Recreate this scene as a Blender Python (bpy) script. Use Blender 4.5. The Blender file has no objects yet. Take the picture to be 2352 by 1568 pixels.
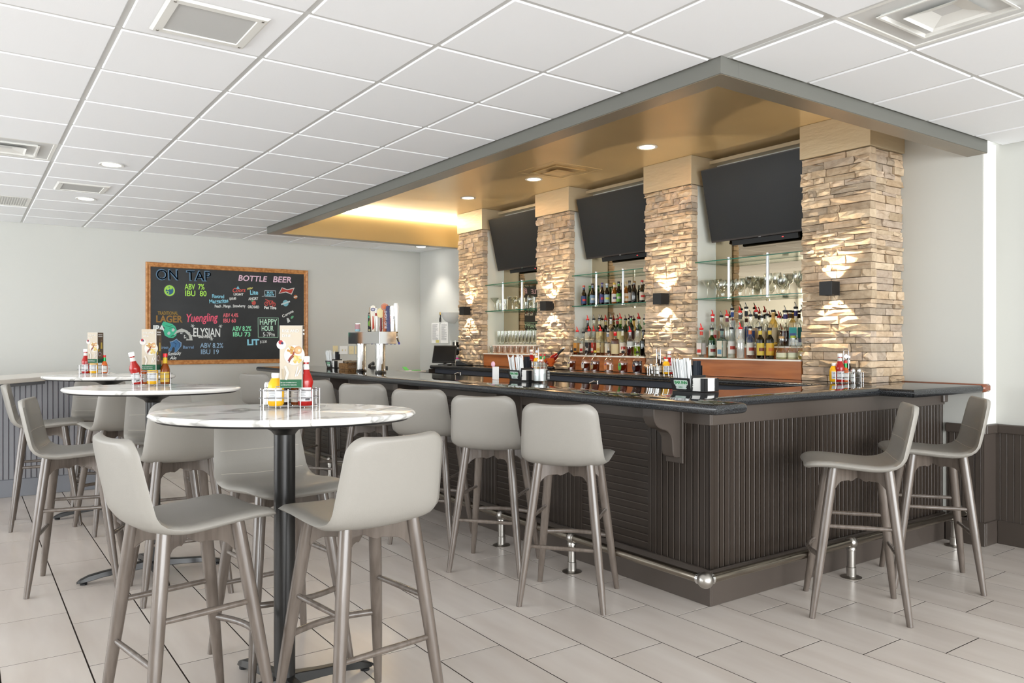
import bpy, bmesh, math, random
from mathutils import Vector, Matrix
PI = math.pi
random.seed(7)
scene = bpy.context.scene
C = scene.collection

# ------------------------------------------------------------------ camera, world, light
CAMZ, YAW, FPX = 1.38, 0.614, 1793.5
cam = bpy.data.cameras.new('camera'); camo = bpy.data.objects.new('camera', cam); C.objects.link(camo)
camo.location = (0, 0, CAMZ); camo.rotation_euler = (PI/2, 0, -YAW)
cam.sensor_width = 36; cam.lens = 36*FPX/2352; cam.shift_y = 0.0005
cam.clip_start = 0.05; cam.clip_end = 100
scene.camera = camo
scene.view_settings.view_transform = 'Standard'; scene.view_settings.look = 'None'
scene.view_settings.gamma = 1; scene.view_settings.use_curve_mapping = False
scene.view_settings.exposure = 0.42
w = bpy.data.worlds.new('World'); scene.world = w; w.use_nodes = True
bg = w.node_tree.nodes['Background']; bg.inputs[0].default_value = (0.93, 0.97, 1.0, 1); bg.inputs[1].default_value = 3.1

def area(name, loc, target, sx, sy, power, col=(1, 1, 1)):
    l = bpy.data.lights.new(name, 'AREA'); l.shape = 'RECTANGLE'; l.size = sx; l.size_y = sy
    l.energy = power; l.color = col
    o = bpy.data.objects.new(name, l); C.objects.link(o); o.location = loc
    d = Vector(target) - Vector(loc); o.rotation_euler = d.to_track_quat('-Z', 'Y').to_euler()
    return o
def spot(name, loc, dirv, power, ang, col=(1, .78, .5), blend=.35, r=.02):
    l = bpy.data.lights.new(name, 'SPOT'); l.energy = power; l.spot_size = math.radians(ang); l.spot_blend = blend
    l.color = col; l.shadow_soft_size = r
    o = bpy.data.objects.new(name, l); C.objects.link(o); o.location = loc
    o.rotation_euler = Vector(dirv).to_track_quat('-Z', 'Y').to_euler()
    return o
WARM = (1, .80, .55)
# daylight through the storefront glazing on the left and behind the camera
area('window_daylight', (-9.5, 7.0, 1.5), (5, 7.0, 1.5), 12.0, 4.6, 480, (.96, .985, 1))
area('window_daylight', (0.6, -9.5, 1.5), (0.6, 5, 1.5), 13.0, 4.6, 1500, (.96, .985, 1))
def yx(u, X):                       # Y of the point on plane X seen in photo column u
    r = (u-1176)/FPX; c, s = math.cos(YAW), math.sin(YAW)
    return X*(-r*s+c)/(r*c+s)
def zx(u, v, X):
    r = (u-1176)/FPX; c, s = math.cos(YAW), math.sin(YAW)
    return CAMZ + X/(r*c+s)*(785.2-v)/FPX

# ------------------------------------------------------------------ materials
MATS = {}
def mat(name, col, rough=.5, metal=0, spec=.5, trans=0, ior=1.45, coat=0, noise=None, bump=None, emit=None, alpha=None, rnd=None, aniso=0):
    if name in MATS: return MATS[name]
    m = bpy.data.materials.new(name); m.use_nodes = True; nt = m.node_tree; b = nt.nodes['Principled BSDF']
    b.inputs['Base Color'].default_value = (*col, 1); b.inputs['Roughness'].default_value = rough
    b.inputs['Metallic'].default_value = metal; b.inputs['Specular IOR Level'].default_value = spec
    b.inputs['Transmission Weight'].default_value = trans; b.inputs['IOR'].default_value = ior
    b.inputs['Coat Weight'].default_value = coat
    if emit: b.inputs['Emission Color'].default_value = (*emit[0], 1); b.inputs['Emission Strength'].default_value = emit[1]
    N, L = nt.nodes, nt.links
    last = None
    def pos(scale):
        g = N.new('ShaderNodeNewGeometry'); mp = N.new('ShaderNodeMapping'); mp.inputs['Scale'].default_value = scale
        L.new(g.outputs['Position'], mp.inputs['Vector']); return mp.outputs[0]
    if noise:                       # (colour2, scale vec, detail, lo, hi)
        c2, sc, det, lo, hi = noise
        n = N.new('ShaderNodeTexNoise'); n.inputs['Scale'].default_value = 1; n.inputs['Detail'].default_value = det
        L.new(pos(sc), n.inputs['Vector'])
        r = N.new('ShaderNodeValToRGB'); r.color_ramp.elements[0].position = lo; r.color_ramp.elements[1].position = hi
        r.color_ramp.elements[0].color = (*col, 1); r.color_ramp.elements[1].color = (*c2, 1)
        L.new(n.outputs['Fac'], r.inputs[0]); last = r.outputs[0]
    if rnd:                         # per-object value variation
        oi = N.new('ShaderNodeObjectInfo'); mr = N.new('ShaderNodeMapRange'); mr.inputs[3].default_value = rnd[0]; mr.inputs[4].default_value = rnd[1]
        L.new(oi.outputs['Random'], mr.inputs[0])
        hs = N.new('ShaderNodeHueSaturation'); L.new(mr.outputs[0], hs.inputs['Value'])
        if last: L.new(last, hs.inputs['Color'])
        else: hs.inputs['Color'].default_value = (*col, 1)
        last = hs.outputs[0]
    if last: L.new(last, b.inputs['Base Color'])
    if bump:                        # (scale vec, strength, detail)
        n = N.new('ShaderNodeTexNoise'); n.inputs['Scale'].default_value = 1; n.inputs['Detail'].default_value = bump[2]
        L.new(pos(bump[0]), n.inputs['Vector'])
        bp = N.new('ShaderNodeBump'); bp.inputs['Strength'].default_value = bump[1]; bp.inputs['Distance'].default_value = .01
        L.new(n.outputs['Fac'], bp.inputs['Height']); L.new(bp.outputs[0], b.inputs['Normal'])
    MATS[name] = m
    return m
def srgb(r, g, b):
    return tuple(((x/255)/12.92 if x/255 <= .04045 else ((x/255+.055)/1.055)**2.4) for x in (r, g, b))
def thin_glass(name, col, edge=.6, base=.04):
    """architectural glass: clear face on, reflective and tinted towards grazing angles"""
    m = bpy.data.materials.new(name); m.use_nodes = True; nt = m.node_tree; N, L = nt.nodes, nt.links
    for n in list(N): N.remove(n)
    out = N.new('ShaderNodeOutputMaterial'); tr = N.new('ShaderNodeBsdfTransparent'); tr.inputs[0].default_value = (*col, 1)
    gl = N.new('ShaderNodeBsdfGlossy'); gl.inputs['Roughness'].default_value = .02; gl.inputs[0].default_value = (.95, .97, .95, 1)
    lw = N.new('ShaderNodeLayerWeight'); lw.inputs[0].default_value = .35
    mr = N.new('ShaderNodeMapRange'); mr.inputs[3].default_value = base; mr.inputs[4].default_value = edge
    mx = N.new('ShaderNodeMixShader'); L.new(lw.outputs['Facing'], mr.inputs[0]); L.new(mr.outputs[0], mx.inputs[0])
    L.new(tr.outputs[0], mx.inputs[1]); L.new(gl.outputs[0], mx.inputs[2]); L.new(mx.outputs[0], out.inputs[0])
    MATS[name] = m; return m

M_wall = mat('wall_paint', srgb(196, 196, 190), .6, bump=((60, 60, 60), .03, 3))
M_white = mat('white_paint', srgb(232, 231, 226), .5)
M_sidepanel = mat('side_panel_paint', srgb(226, 228, 220), .45)
M_ceil = mat('ceiling_tile', srgb(249, 250, 252), .8, bump=((300, 300, 300), .08, 2))
M_grid = mat('ceiling_grid', srgb(214, 214, 212), .5)
M_tile = mat('floor_tile', srgb(200, 190, 181), .26, spec=.4, noise=(srgb(212, 204, 196), (7, 1.3, 3), 3, .35, .7), rnd=(.94, 1.03))
M_grout = mat('grout', srgb(44, 37, 32), .95, spec=.1)
M_bar = mat('taupe_paint', srgb(50, 42, 36), .36, spec=.38, bump=((40, 40, 5), .03, 3))  # same taupe as apron and kick, with the planks' shade mixed in
M_barworn = mat('taupe_paint_worn', srgb(168, 160, 150), .4, noise=(srgb(92, 84, 77), (30, 30, 6), 4, .52, .62))
M_barlit = mat('taupe_paint_lit', srgb(78, 70, 64), .3, spec=.5, bump=((40, 40, 5), .03, 3))  # lit copy of the bar's taupe: light on apron and kick painted in
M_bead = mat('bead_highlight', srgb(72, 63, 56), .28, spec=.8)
M_beadw = mat('bead_dark', srgb(66, 58, 52), .3)
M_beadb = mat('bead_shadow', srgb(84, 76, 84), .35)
M_blue = mat('grey_blue_paint', srgb(122, 124, 130), .4, spec=.5)
M_wains = mat('dark_taupe_paint', srgb(74, 66, 60), .35)
M_fascia = mat('fascia_metal', srgb(120, 120, 114), .38, metal=.35)
M_rim = mat('rim_metal', srgb(146, 134, 116), .3, metal=.5)
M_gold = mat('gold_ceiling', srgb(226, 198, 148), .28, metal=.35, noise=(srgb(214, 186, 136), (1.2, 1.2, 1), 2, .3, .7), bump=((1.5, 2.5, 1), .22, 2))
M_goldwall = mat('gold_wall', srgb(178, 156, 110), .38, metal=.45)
M_cap = mat('cap_plaster', srgb(206, 188, 156), .4, metal=.25, bump=((6, 6, 22), .35, 4))
M_metal = mat('brushed_steel', srgb(186, 182, 176), .28, metal=1, bump=((30, 30, 200), .05, 2))
M_rail = mat('aged_steel', srgb(150, 142, 130), .25, metal=1)
M_wire = mat('caddy_wire', srgb(176, 176, 178), .18, metal=1)
M_chrome = mat('chrome', srgb(225, 225, 225), .05, metal=1)
M_blackmetal = mat('black_metal', srgb(30, 29, 28), .3, spec=.6)
M_blackmat = mat('black_matte', srgb(24, 24, 25), .5)
M_screen = mat('screen_glass', srgb(30, 31, 33), .12, spec=.35)
M_screen2 = mat('tv_screen', srgb(44, 45, 46), .34, spec=.25)
M_bezel = mat('tv_bezel', srgb(58, 50, 46), .35)
M_leather = mat('grey_leather', srgb(146, 142, 135), .42, spec=.45, bump=((220, 220, 220), .05, 2))
M_stitch = mat('leather_stitch', srgb(196, 188, 176), .6)
M_leg = mat('stained_wood_leg', srgb(104, 94, 86), .27, spec=.7, noise=(srgb(88, 78, 70), (40, 40, 4), 3, .4, .7), coat=.2)
M_wood = mat('cherry_wood', srgb(176, 108, 60), .3, spec=.5, noise=(srgb(150, 84, 42), (25, 2.2, 25), 3, .35, .7), coat=.2)
M_oak = mat('oak_frame', srgb(198, 142, 88), .4, noise=(srgb(170, 112, 62), (30, 30, 30), 3, .4, .6))
M_mahog = mat('mahogany_edge', srgb(128, 74, 52), .15, spec=.7)
M_marble = mat('white_marble', srgb(228, 225, 219), .16, spec=.5)
M_under = mat('table_underside', srgb(36, 35, 35), .5)
M_chalk = mat('chalkboard', srgb(34, 36, 37), .55, noise=(srgb(48, 50, 51), (2.5, 2.5, 3.5), 4, .4, .85))
M_paper = mat('white_paper', srgb(238, 236, 232), .7)
M_ivory = mat('ivory_plastic', srgb(226, 212, 170), .4)
M_plastic = mat('white_plastic', srgb(240, 240, 238), .35)
M_amber = mat('lamp_warm', (1, .8, .5), .5, emit=((1, .84, .6), 12))
M_lampw = mat('lamp_white', (1, 1, 1), .5, emit=((1, .97, .92), 6))
M_cove = mat('cove_lamp', (1, .9, .7), .5, emit=((1, .88, .66), 40))
M_mirror = mat('mirror_glass', srgb(196, 182, 158), .02, metal=1)
M_edge = mat('glass_edge', srgb(20, 96, 76), .12, spec=.8)
M_dark = mat('dark_void', srgb(18, 18, 20), .6)
M_core = mat('shaded_core', srgb(54, 44, 35), .95)  # darkened to paint shade into the joints between the stones
G_clear = thin_glass('clear_glass', (.975, .985, .975), .62, .05)
G_rim = thin_glass('pint_glass', (.96, .97, .95), .8, .08)
G_shelf = thin_glass('shelf_glass', (.88, .95, .91), .5, .08)
def granite(name, dark, light, rough):
    m = mat(name, dark, rough, spec=.75, noise=(light, (260, 260, 260), 2, .52, .72), coat=0)
    return m
M_granite = granite('black_granite', srgb(22, 22, 23), srgb(34, 35, 37), .035)
M_granedge = granite('black_granite_edge', srgb(30, 31, 33), srgb(84, 88, 92), .16)
def stone_material():
    m = bpy.data.materials.new('ledge_stone'); m.use_nodes = True; nt = m.node_tree; N, L = nt.nodes, nt.links; b = N['Principled BSDF']
    b.inputs['Roughness'].default_value = .85; b.inputs['Specular IOR Level'].default_value = .25
    oi = N.new('ShaderNodeObjectInfo'); r = N.new('ShaderNodeValToRGB'); e = r.color_ramp.elements
    e[0].position = 0; e[0].color = (*srgb(206, 182, 154), 1); e[1].position = 1; e[1].color = (*srgb(192, 174, 156), 1)
    for p, c in ((.2, (218, 198, 170)), (.4, (178, 158, 132)), (.55, (212, 192, 170)), (.72, (196, 172, 142)), (.88, (170, 156, 138))):
        k = r.color_ramp.elements.new(p); k.color = (*srgb(*c), 1)
    L.new(oi.outputs['Random'], r.inputs[0])
    g = N.new('ShaderNodeNewGeometry'); n = N.new('ShaderNodeTexNoise'); n.inputs['Scale'].default_value = 22; n.inputs['Detail'].default_value = 6
    L.new(g.outputs['Position'], n.inputs['Vector'])
    mx = N.new('ShaderNodeMixRGB'); mx.blend_type = 'MULTIPLY'; mx.inputs[0].default_value = .55
    rr = N.new('ShaderNodeValToRGB'); rr.color_ramp.elements[0].position = .3; rr.color_ramp.elements[1].position = .65
    rr.color_ramp.elements[0].color = (.62, .56, .5, 1); rr.color_ramp.elements[1].color = (1, 1, 1, 1)
    L.new(n.outputs['Fac'], rr.inputs[0]); L.new(r.outputs[0], mx.inputs[1]); L.new(rr.outputs[0], mx.inputs[2]); L.new(mx.outputs[0], b.inputs['Base Color'])
    n2 = N.new('ShaderNodeTexNoise'); n2.inputs['Scale'].default_value = 60; n2.inputs['Detail'].default_value = 5; L.new(g.outputs['Position'], n2.inputs['Vector'])
    bp = N.new('ShaderNodeBump'); bp.inputs['Strength'].default_value = .6; bp.inputs['Distance'].default_value = .006; L.new(n2.outputs['Fac'], bp.inputs['Height']); L.new(bp.outputs[0], b.inputs['Normal'])
    return m
M_stone = stone_material()
def marble_veins(m):
    nt = m.node_tree; N, L = nt.nodes, nt.links; b = N['Principled BSDF']
    g = N.new('ShaderNodeNewGeometry'); n = N.new('ShaderNodeTexNoise'); n.inputs['Scale'].default_value = 1.25; n.inputs['Detail'].default_value = 5; n.inputs['Distortion'].default_value = 1.6
    L.new(g.outputs['Position'], n.inputs['Vector'])
    s = N.new('ShaderNodeMath'); s.operation = 'SUBTRACT'; s.inputs[1].default_value = .5; L.new(n.outputs['Fac'], s.inputs[0])
    a = N.new('ShaderNodeMath'); a.operation = 'ABSOLUTE'; L.new(s.outputs[0], a.inputs[0])
    r = N.new('ShaderNodeValToRGB'); r.color_ramp.elements[0].position = 0; r.color_ramp.elements[0].color = (*srgb(172, 170, 166), 1)
    r.color_ramp.elements[1].position = .022; r.color_ramp.elements[1].color = (*srgb(238, 236, 231), 1)
    L.new(a.outputs[0], r.inputs[0]); L.new(r.outputs[0], b.inputs['Base Color'])
marble_veins(M_marble)

# ------------------------------------------------------------------ mesh helpers
class MB:
    def __init__(s): s.v = []; s.f = []; s.mi = []; s.k = 0
    def add(s, vs, fs):
        o = len(s.v); s.v += [tuple(p) for p in vs]
        for f in fs: s.f.append([i+o for i in f]); s.mi.append(s.k)
        return s
    def box(s, x0, x1, y0, y1, z0, z1, faces=None):
        vs = [(x0,y0,z0),(x1,y0,z0),(x1,y1,z0),(x0,y1,z0),(x0,y0,z1),(x1,y0,z1),(x1,y1,z1),(x0,y1,z1)]
        fs = [(0,3,2,1),(4,5,6,7),(0,1,5,4),(1,2,6,5),(2,3,7,6),(3,0,4,7)]
        return s.add(vs, fs)
    def obox(s, c, ux, uy, uz):     # oriented box: centre, half vectors
        c, ux, uy, uz = map(Vector, (c, ux, uy, uz)); vs = []
        for k in (-1, 1):
            for a, b in ((-1,-1),(1,-1),(1,1),(-1,1)): vs.append(c+ux*a+uy*b+uz*k)
        return s.add(vs, [(0,3,2,1),(4,5,6,7),(0,1,5,4),(1,2,6,5),(2,3,7,6),(3,0,4,7)])
    def bar(s, a, b, w, h, up=(0,0,1)):
        a, b = Vector(a), Vector(b); d = (b-a); up = Vector(up); sd = d.cross(up).normalized(); u = sd.cross(d).normalized()
        return s.obox((a+b)/2, d/2, sd*w/2, u*h/2)
    def prism(s, poly, f0, f1):     # poly of 2-tuples, f0/f1 map (a,b)->3D for the two caps
        n = len(poly); vs = [f0(*p) for p in poly]+[f1(*p) for p in poly]
        fs = [list(range(n))[::-1], [n+i for i in range(n)]]
        for i in range(n): j = (i+1) % n; fs.append((i, j, n+j, n+i))
        return s.add(vs, fs)
    def tube(s, pts, rad, n=10, caps=True, closed=False):
        pts = [Vector(p) for p in pts]; m = len(pts)
        if not isinstance(rad, (list, tuple)): rad = [rad]*m
        rings = []; prev = None
        for i, p in enumerate(pts):
            if closed: d = (pts[(i+1) % m]-pts[i-1])
            else: d = (pts[min(i+1, m-1)]-pts[max(i-1, 0)])
            d = d.normalized() if d.length > 1e-9 else Vector((0,0,1))
            if prev is None:
                a = Vector((0,0,1)) if abs(d.z) < .9 else Vector((1,0,0)); u = d.cross(a).normalized()
            else: u = (prev-d*prev.dot(d)).normalized()
            prev = u; v = d.cross(u)
            rings.append([p+(u*math.cos(2*PI*k/n)+v*math.sin(2*PI*k/n))*rad[i] for k in range(n)])
        vs = [q for r in rings for q in r]; fs = []
        R = m if closed else m-1
        for i in range(R):
            a, b = i*n, ((i+1) % m)*n
            for k in range(n): fs.append((a+k, a+(k+1) % n, b+(k+1) % n, b+k))
        if caps and not closed: fs.append(list(range(n))[::-1]); fs.append([(m-1)*n+k for k in range(n)])
        return s.add(vs, fs)
    def lathe(s, prof, c=(0,0,0), n=20, a0=0, a1=2*PI, mtx=None):   # prof [(r,z)]
        full = abs(a1-a0-2*PI) < 1e-6; K = n if full else n+1; vs = []; fs = []
        for r, z in prof:
            for k in range(K):
                a = a0+(a1-a0)*k/n; vs.append(Vector((c[0]+r*math.cos(a), c[1]+r*math.sin(a), c[2]+z)))
        for i in range(len(prof)-1):
            for k in range(n):
                k2 = (k+1) % K if full else k+1
                fs.append((i*K+k, i*K+k2, (i+1)*K+k2, (i+1)*K+k))
        if full:
            if prof[0][0] > 1e-5: fs.append([k for k in range(K)][::-1])
            if prof[-1][0] > 1e-5: fs.append([(len(prof)-1)*K+k for k in range(K)])
        return s.add(vs, fs)
    def sphere(s, c, r, n=14, m=8, sc=(1,1,1)):
        vs = [(c[0], c[1], c[2]-r*sc[2])]
        for i in range(1, m):
            t = PI*i/m
            for k in range(n):
                a = 2*PI*k/n; vs.append((c[0]+r*math.sin(t)*math.cos(a)*sc[0], c[1]+r*math.sin(t)*math.sin(a)*sc[1], c[2]-r*math.cos(t)*sc[2]))
        vs.append((c[0], c[1], c[2]+r*sc[2])); fs = []
        for k in range(n): fs.append((0, 1+(k+1) % n, 1+k))
        for i in range(m-2):
            for k in range(n): a = 1+i*n; fs.append((a+k, a+(k+1) % n, a+n+(k+1) % n, a+n+k))
        a = 1+(m-2)*n
        for k in range(n): fs.append((a+k, a+(k+1) % n, len(vs)-1))
        return s.add(vs, fs)
    def mesh(s, name, mats, smooth=None, bevel=0):
        me = bpy.data.meshes.new(name); me.from_pydata(s.v, [], s.f); me.update()
        for m in (mats if isinstance(mats, (list, tuple)) else [mats]): me.materials.append(m)
        if any(s.mi): me.polygons.foreach_set('material_index', s.mi)
        bm = bmesh.new(); bm.from_mesh(me)
        if bevel: bmesh.ops.bevel(bm, geom=list(bm.edges), offset=bevel, segments=1, affect='EDGES', clamp_overlap=True)
        bmesh.ops.recalc_face_normals(bm, faces=bm.faces)
        bm.to_mesh(me); bm.free()
        if smooth:
            me.shade_smooth()
            me.set_sharp_from_angle(angle=math.radians(smooth))
        return me
    def build(s, name, mats, parent=None, smooth=None, bevel=0, loc=None):
        return link(name, s.mesh(name, mats, smooth, bevel), parent, loc)
def link(name, me, parent=None, loc=None, rot=None, scale=None):
    o = bpy.data.objects.new(name, me); C.objects.link(o)
    if parent: o.parent = parent
    if loc is not None: o.location = loc
    if rot is not None: o.rotation_euler = rot
    if scale is not None: o.scale = scale
    return o
def tag(o, label=None, cat=None, group=None, kind=None):
    if label: o['label'] = label
    if cat: o['category'] = cat
    if group: o['group'] = group
    if kind: o['kind'] = kind
    return o
def thing(name, label, cat, loc=(0,0,0), rz=0, group=None, rot=None):
    o = bpy.data.objects.new(name, None); C.objects.link(o); o.location = loc; o.rotation_euler = rot or (0, 0, rz)
    o.empty_display_size = .1
    return tag(o, label, cat, group)
def setting(name): return tag(thing(name, None, None), kind='structure')
def copy_tree(o, parent=None):
    c = o.copy(); C.objects.link(c)
    if parent: c.parent = parent
    for ch in KIDS.get(o, [k for k in C.objects if k.parent == o]): copy_tree(ch, c)
    return c
KIDS = {}
def frame(o, right, up):
    r, u = Vector(right).normalized(), Vector(up).normalized(); n = r.cross(u)
    m = Matrix((r, u, n)).transposed().to_4x4(); m.translation = Vector(o); return m
def text(s, o, right, up, size, m, parent=None, name='lettering', off=0, shear=0, align='LEFT', ext=.0006, sx=1, space=1):
    cu = bpy.data.curves.new('t', 'FONT'); cu.body = s; cu.size = size; cu.align_x = align; cu.align_y = 'BOTTOM_BASELINE'
    cu.offset = off; cu.shear = shear; cu.extrude = ext; cu.space_character = space; cu.resolution_u = 3
    ob = bpy.data.objects.new('t', cu); C.objects.link(ob)
    dg = bpy.context.evaluated_depsgraph_get(); me = bpy.data.meshes.new_from_object(ob.evaluated_get(dg))
    bpy.data.objects.remove(ob); bpy.data.curves.remove(cu)
    me.transform(frame(o, right, up) @ Matrix.Diagonal((sx, 1, 1, 1))); me.materials.clear(); me.materials.append(m)
    r = link(name, me, None)
    if parent:
        r.parent = parent; r.matrix_parent_inverse = Matrix()
    return r
class Sheet:
    """flat print on a surface: polygons, discs and strokes in (a,b) coordinates, each layer a hair prouder"""
    def __init__(s, o, right, up, lift=.0004): s.m = frame(o, right, up); s.lift = lift; s.L = {}; s.n = 0; s.K = .9
    def _p(s, a, b, z): return s.m @ Vector((a, b, z))
    def poly(s, pts, col):
        mb = s.L.setdefault(col, MB()); s.n += 1; z = s.lift*(1+s.n*.12)
        mb.add([s._p(a, b, z) for a, b in pts], [list(range(len(pts)))]); return s
    def disc(s, a, b, r, col, r2=None, rot=0, n=20):
        r2 = r2 or r
        return s.poly([(a+r*math.cos(t)*math.cos(rot)-r2*math.sin(t)*math.sin(rot), b+r*math.cos(t)*math.sin(rot)+r2*math.sin(t)*math.cos(rot)) for t in [2*PI*k/n for k in range(n)]], col)
    def rect(s, a0, b0, a1, b1, col): return s.poly([(a0,b0),(a1,b0),(a1,b1),(a0,b1)], col)
    def stroke(s, pts, w, col, closed=False):
        pts = list(pts)
        if closed: pts.append(pts[0])
        for p, q in zip(pts, pts[1:]):
            d = Vector((q[0]-p[0], q[1]-p[1]))
            if d.length < 1e-6: continue
            d.normalize(); n = Vector((-d.y, d.x))*w/2; e = d*w/3
            s.poly([(p[0]-e.x+n.x, p[1]-e.y+n.y), (p[0]-e.x-n.x, p[1]-e.y-n.y), (q[0]+e.x-n.x, q[1]+e.y-n.y), (q[0]+e.x+n.x, q[1]+e.y+n.y)], col)
        return s
    def build(s, parent, name='print'):
        for col, mb in s.L.items():
            col = tuple(int(v*s.K) for v in col)
            me = bpy.data.meshes.new(name); me.from_pydata(mb.v, [], mb.f); me.update(); me.materials.append(mat('print_%02x%02x%02x' % col, srgb(*col), .65))
            link(name, me, parent)
# ------------------------------------------------------------------ room shell
CEZ = 2.735
WX, FY = 5.65, 10.42
def sbox(name, m, *b, parent=None, kind=True):
    o = MB().box(*b).build(name, m, parent)
    if kind and not parent: o['kind'] = 'structure'
    return o
floor = setting('floor')
MB().box(-4.1, 5.9, -4.1, 10.5, -.08, -.0012).build('floor_slab', M_grout, floor)
# plank-format tiles 12 x 24 in, one-third offset
TW, TL = .3127, .6096
tiles = []
for i in range(-24, 10):
    x0 = 2.947+TW*i
    off = 2.336-TL*(i-2)/3.0
    k0 = math.floor((-4.0-off)/TL); 
    for k in range(k0, k0+27):
        y0 = off+TL*k
        if y0 > FY or y0+TL < -4 or x0 > 5.83 or x0+TW < -4: continue
        tiles.append((x0, y0))
def infr(x, y):
    r = x*math.cos(YAW)-y*math.sin(YAW); d = x*math.sin(YAW)+y*math.cos(YAW)
    return d > 2.9 and abs(r/d) < .70
def hidden(x, y): return x > 3.2 and y > 2.76
vis = [t for t in tiles if infr(t[0]+TW/2, t[1]+TL/2) and not hidden(*t)]
vis.sort(key=lambda t: math.hypot(t[0], t[1])); vis = vis[:300]; visset = set(vis)
G = .0065
tm = MB().box(0, TW-G, 0, TL-G, -.018, 0).mesh('floor_tile', M_tile)
for t in vis: link('floor_tile', tm, floor, (t[0], t[1], 0))
mb = MB()
for t in tiles:
    if t not in visset: mb.box(t[0], min(t[0]+TW-G, 5.9), t[1], min(t[1]+TL-G, 10.5), -.018, 0)
tag(mb.build('floor_tiles', M_tile, floor), kind='stuff')

wall_far = sbox('wall_far', M_wall, -4.1, 5.9, FY, FY+.1, 0, 3.1)
wall_right = sbox('wall_right', M_wall, WX, WX+.35, 2.485, FY, 0, 3.1)
sbox('wall_right_front', M_wall, 5.83, 6.0, -4.1, 2.485, 0, CEZ+.05)
# ---- glazed storefront walls out of view: piers, sill and header
def storefront(axis, pos, a0, a1, name):
    n = 5; st = (a1-a0)/n; mb = MB()
    def B(u0, u1, z0, z1, t0=-.06, t1=.06):
        if axis == 'x': mb.box(pos+t0, pos+t1, u0, u1, z0, z1)
        else: mb.box(u0, u1, pos+t0, pos+t1, z0, z1)
    B(a0, a1, 0, .35); B(a0, a1, 2.55, 3.1)
    for i in range(n+1): B(a0+st*i-.05, a0+st*i+.05, .35, 2.55)
    tag(mb.build(name, M_white), kind='structure')
storefront('x', -4.0, 2.0, FY, 'wall_left'); MB().box(-4.06, -3.94, -4.1, 2.0, 0, 3.1).build('wall_left_blocker', M_wall)['kind'] = 'structure'; storefront('y', -4.0, -4.1, 5.9, 'wall_back')  # solid stretch of left wall added unseen, to keep daylight off the right wall

# ---- ceiling grid
ceiling = setting('ceiling')
CP = .6096; CX0, CY0 = -.057, 3.109
special = {(0, 5): 'diffuser', (5, -3): 'diffuser', (0, 9): 'grille', (1, 0): 'vent', (1, 7): 'vent', (1, 5): 'lamp', (1, 8): 'lamp', (8, 10): 'lamp'}
cmb = MB(); e = .011
cmb.box(0, CP, 0, CP, .012, .02)
# tegular tile: face dropped below the grid with a bevelled shoulder
tv = MB()
a, b, z0, z1 = e, e+.006, 0, .008
tv.add([(a,a,z1),(CP-a,a,z1),(CP-a,CP-a,z1),(a,CP-a,z1),(b,b,z0),(CP-b,b,z0),(CP-b,CP-b,z0),(b,CP-b,z0)],
       [(4,5,6,7),(0,1,5,4),(1,2,6,5),(2,3,7,6),(3,0,4,7),(0,3,2,1)])
tile_me = tv.mesh('ceiling_tile', M_ceil)
far = MB()
def undercanopy(x, y): return x > 2.9 and y > 2.4 and y < 9.15
ntile = 0
for i in range(-7, 10):
    for k in range(-12, 12):
        x, y = CX0+CP*i, CY0+CP*k
        if x > 5.83 or y > FY: continue
        x1, y1 = min(x+CP, WX if y > 2.4 else 5.83), min(y+CP, FY)
        if x1 < x+.02: continue
        cut = False
        if x+CP > 2.94 and y+CP > 2.452 and y < 9.18:
            # canopy footprint: trim partial tiles, drop the covered ones
            if x < 2.93: x1 = 2.935; cut = True
            elif y < 2.45: y1 = 2.448; cut = True
            elif y+CP > 9.19 : y = 9.185; cut = True
            else: continue
        if y1-y < .02: continue
        sp = special.get((i, k))
        if sp in ('diffuser', 'grille'): continue
        inview = i >= -1 and k >= -5
        sc = ((x1-x)/CP, (y1-y)/CP, 1)
        if inview:
            if (x1-x) < CP-.01 or (y1-y) < CP-.01: link('ceiling_tile', tile_me, ceiling, (x, y, CEZ-.008), scale=sc)
            else: link('ceiling_tile', tile_me, ceiling, (x, y, CEZ-.008))
        else:
            far.box(x+.012, x1-.012, y+.012, y1-.012, CEZ-.006, CEZ)
tag(far.build('ceiling_tiles', M_ceil, ceiling), kind='stuff')
# grid sheet above the tile faces, cut around the canopy
for nm, bx in (('a', (-4.1, 2.94, -4.1, 10.5)), ('b', (2.94, 5.9, -4.1, 2.455)), ('c', (2.94, WX, 9.178, 10.5))):
    MB().box(bx[0], bx[1], bx[2], bx[3], CEZ+.002, CEZ+.02).build('ceiling_deck', M_grid, ceiling)
gb = MB().box(0, .0238, 0, 1, 0, .003).mesh('grid_bar', M_grid)
for i in range(-1, 10):
    x = CX0+CP*i-.0119
    if x > 5.8: continue
    segs = [(0.0, FY)] if x < 2.9 else [(0.0, 2.45), (9.19, FY)]
    for s0, s1 in segs: link('grid_bar', gb, ceiling, (x, s0, CEZ-.001), scale=(1, s1-s0, 1))
for k in range(-5, 12):
    y = CY0+CP*k-.0119
    x1 = 2.93 if 2.44 < y < 9.18 else (WX if y > 2.4 else 5.83)
    link('grid_bar', gb, ceiling, (CX0-CP, y+.0238, CEZ-.0012), rot=(0, 0, -PI/2), scale=(1, x1-CX0+CP, 1))

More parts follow.
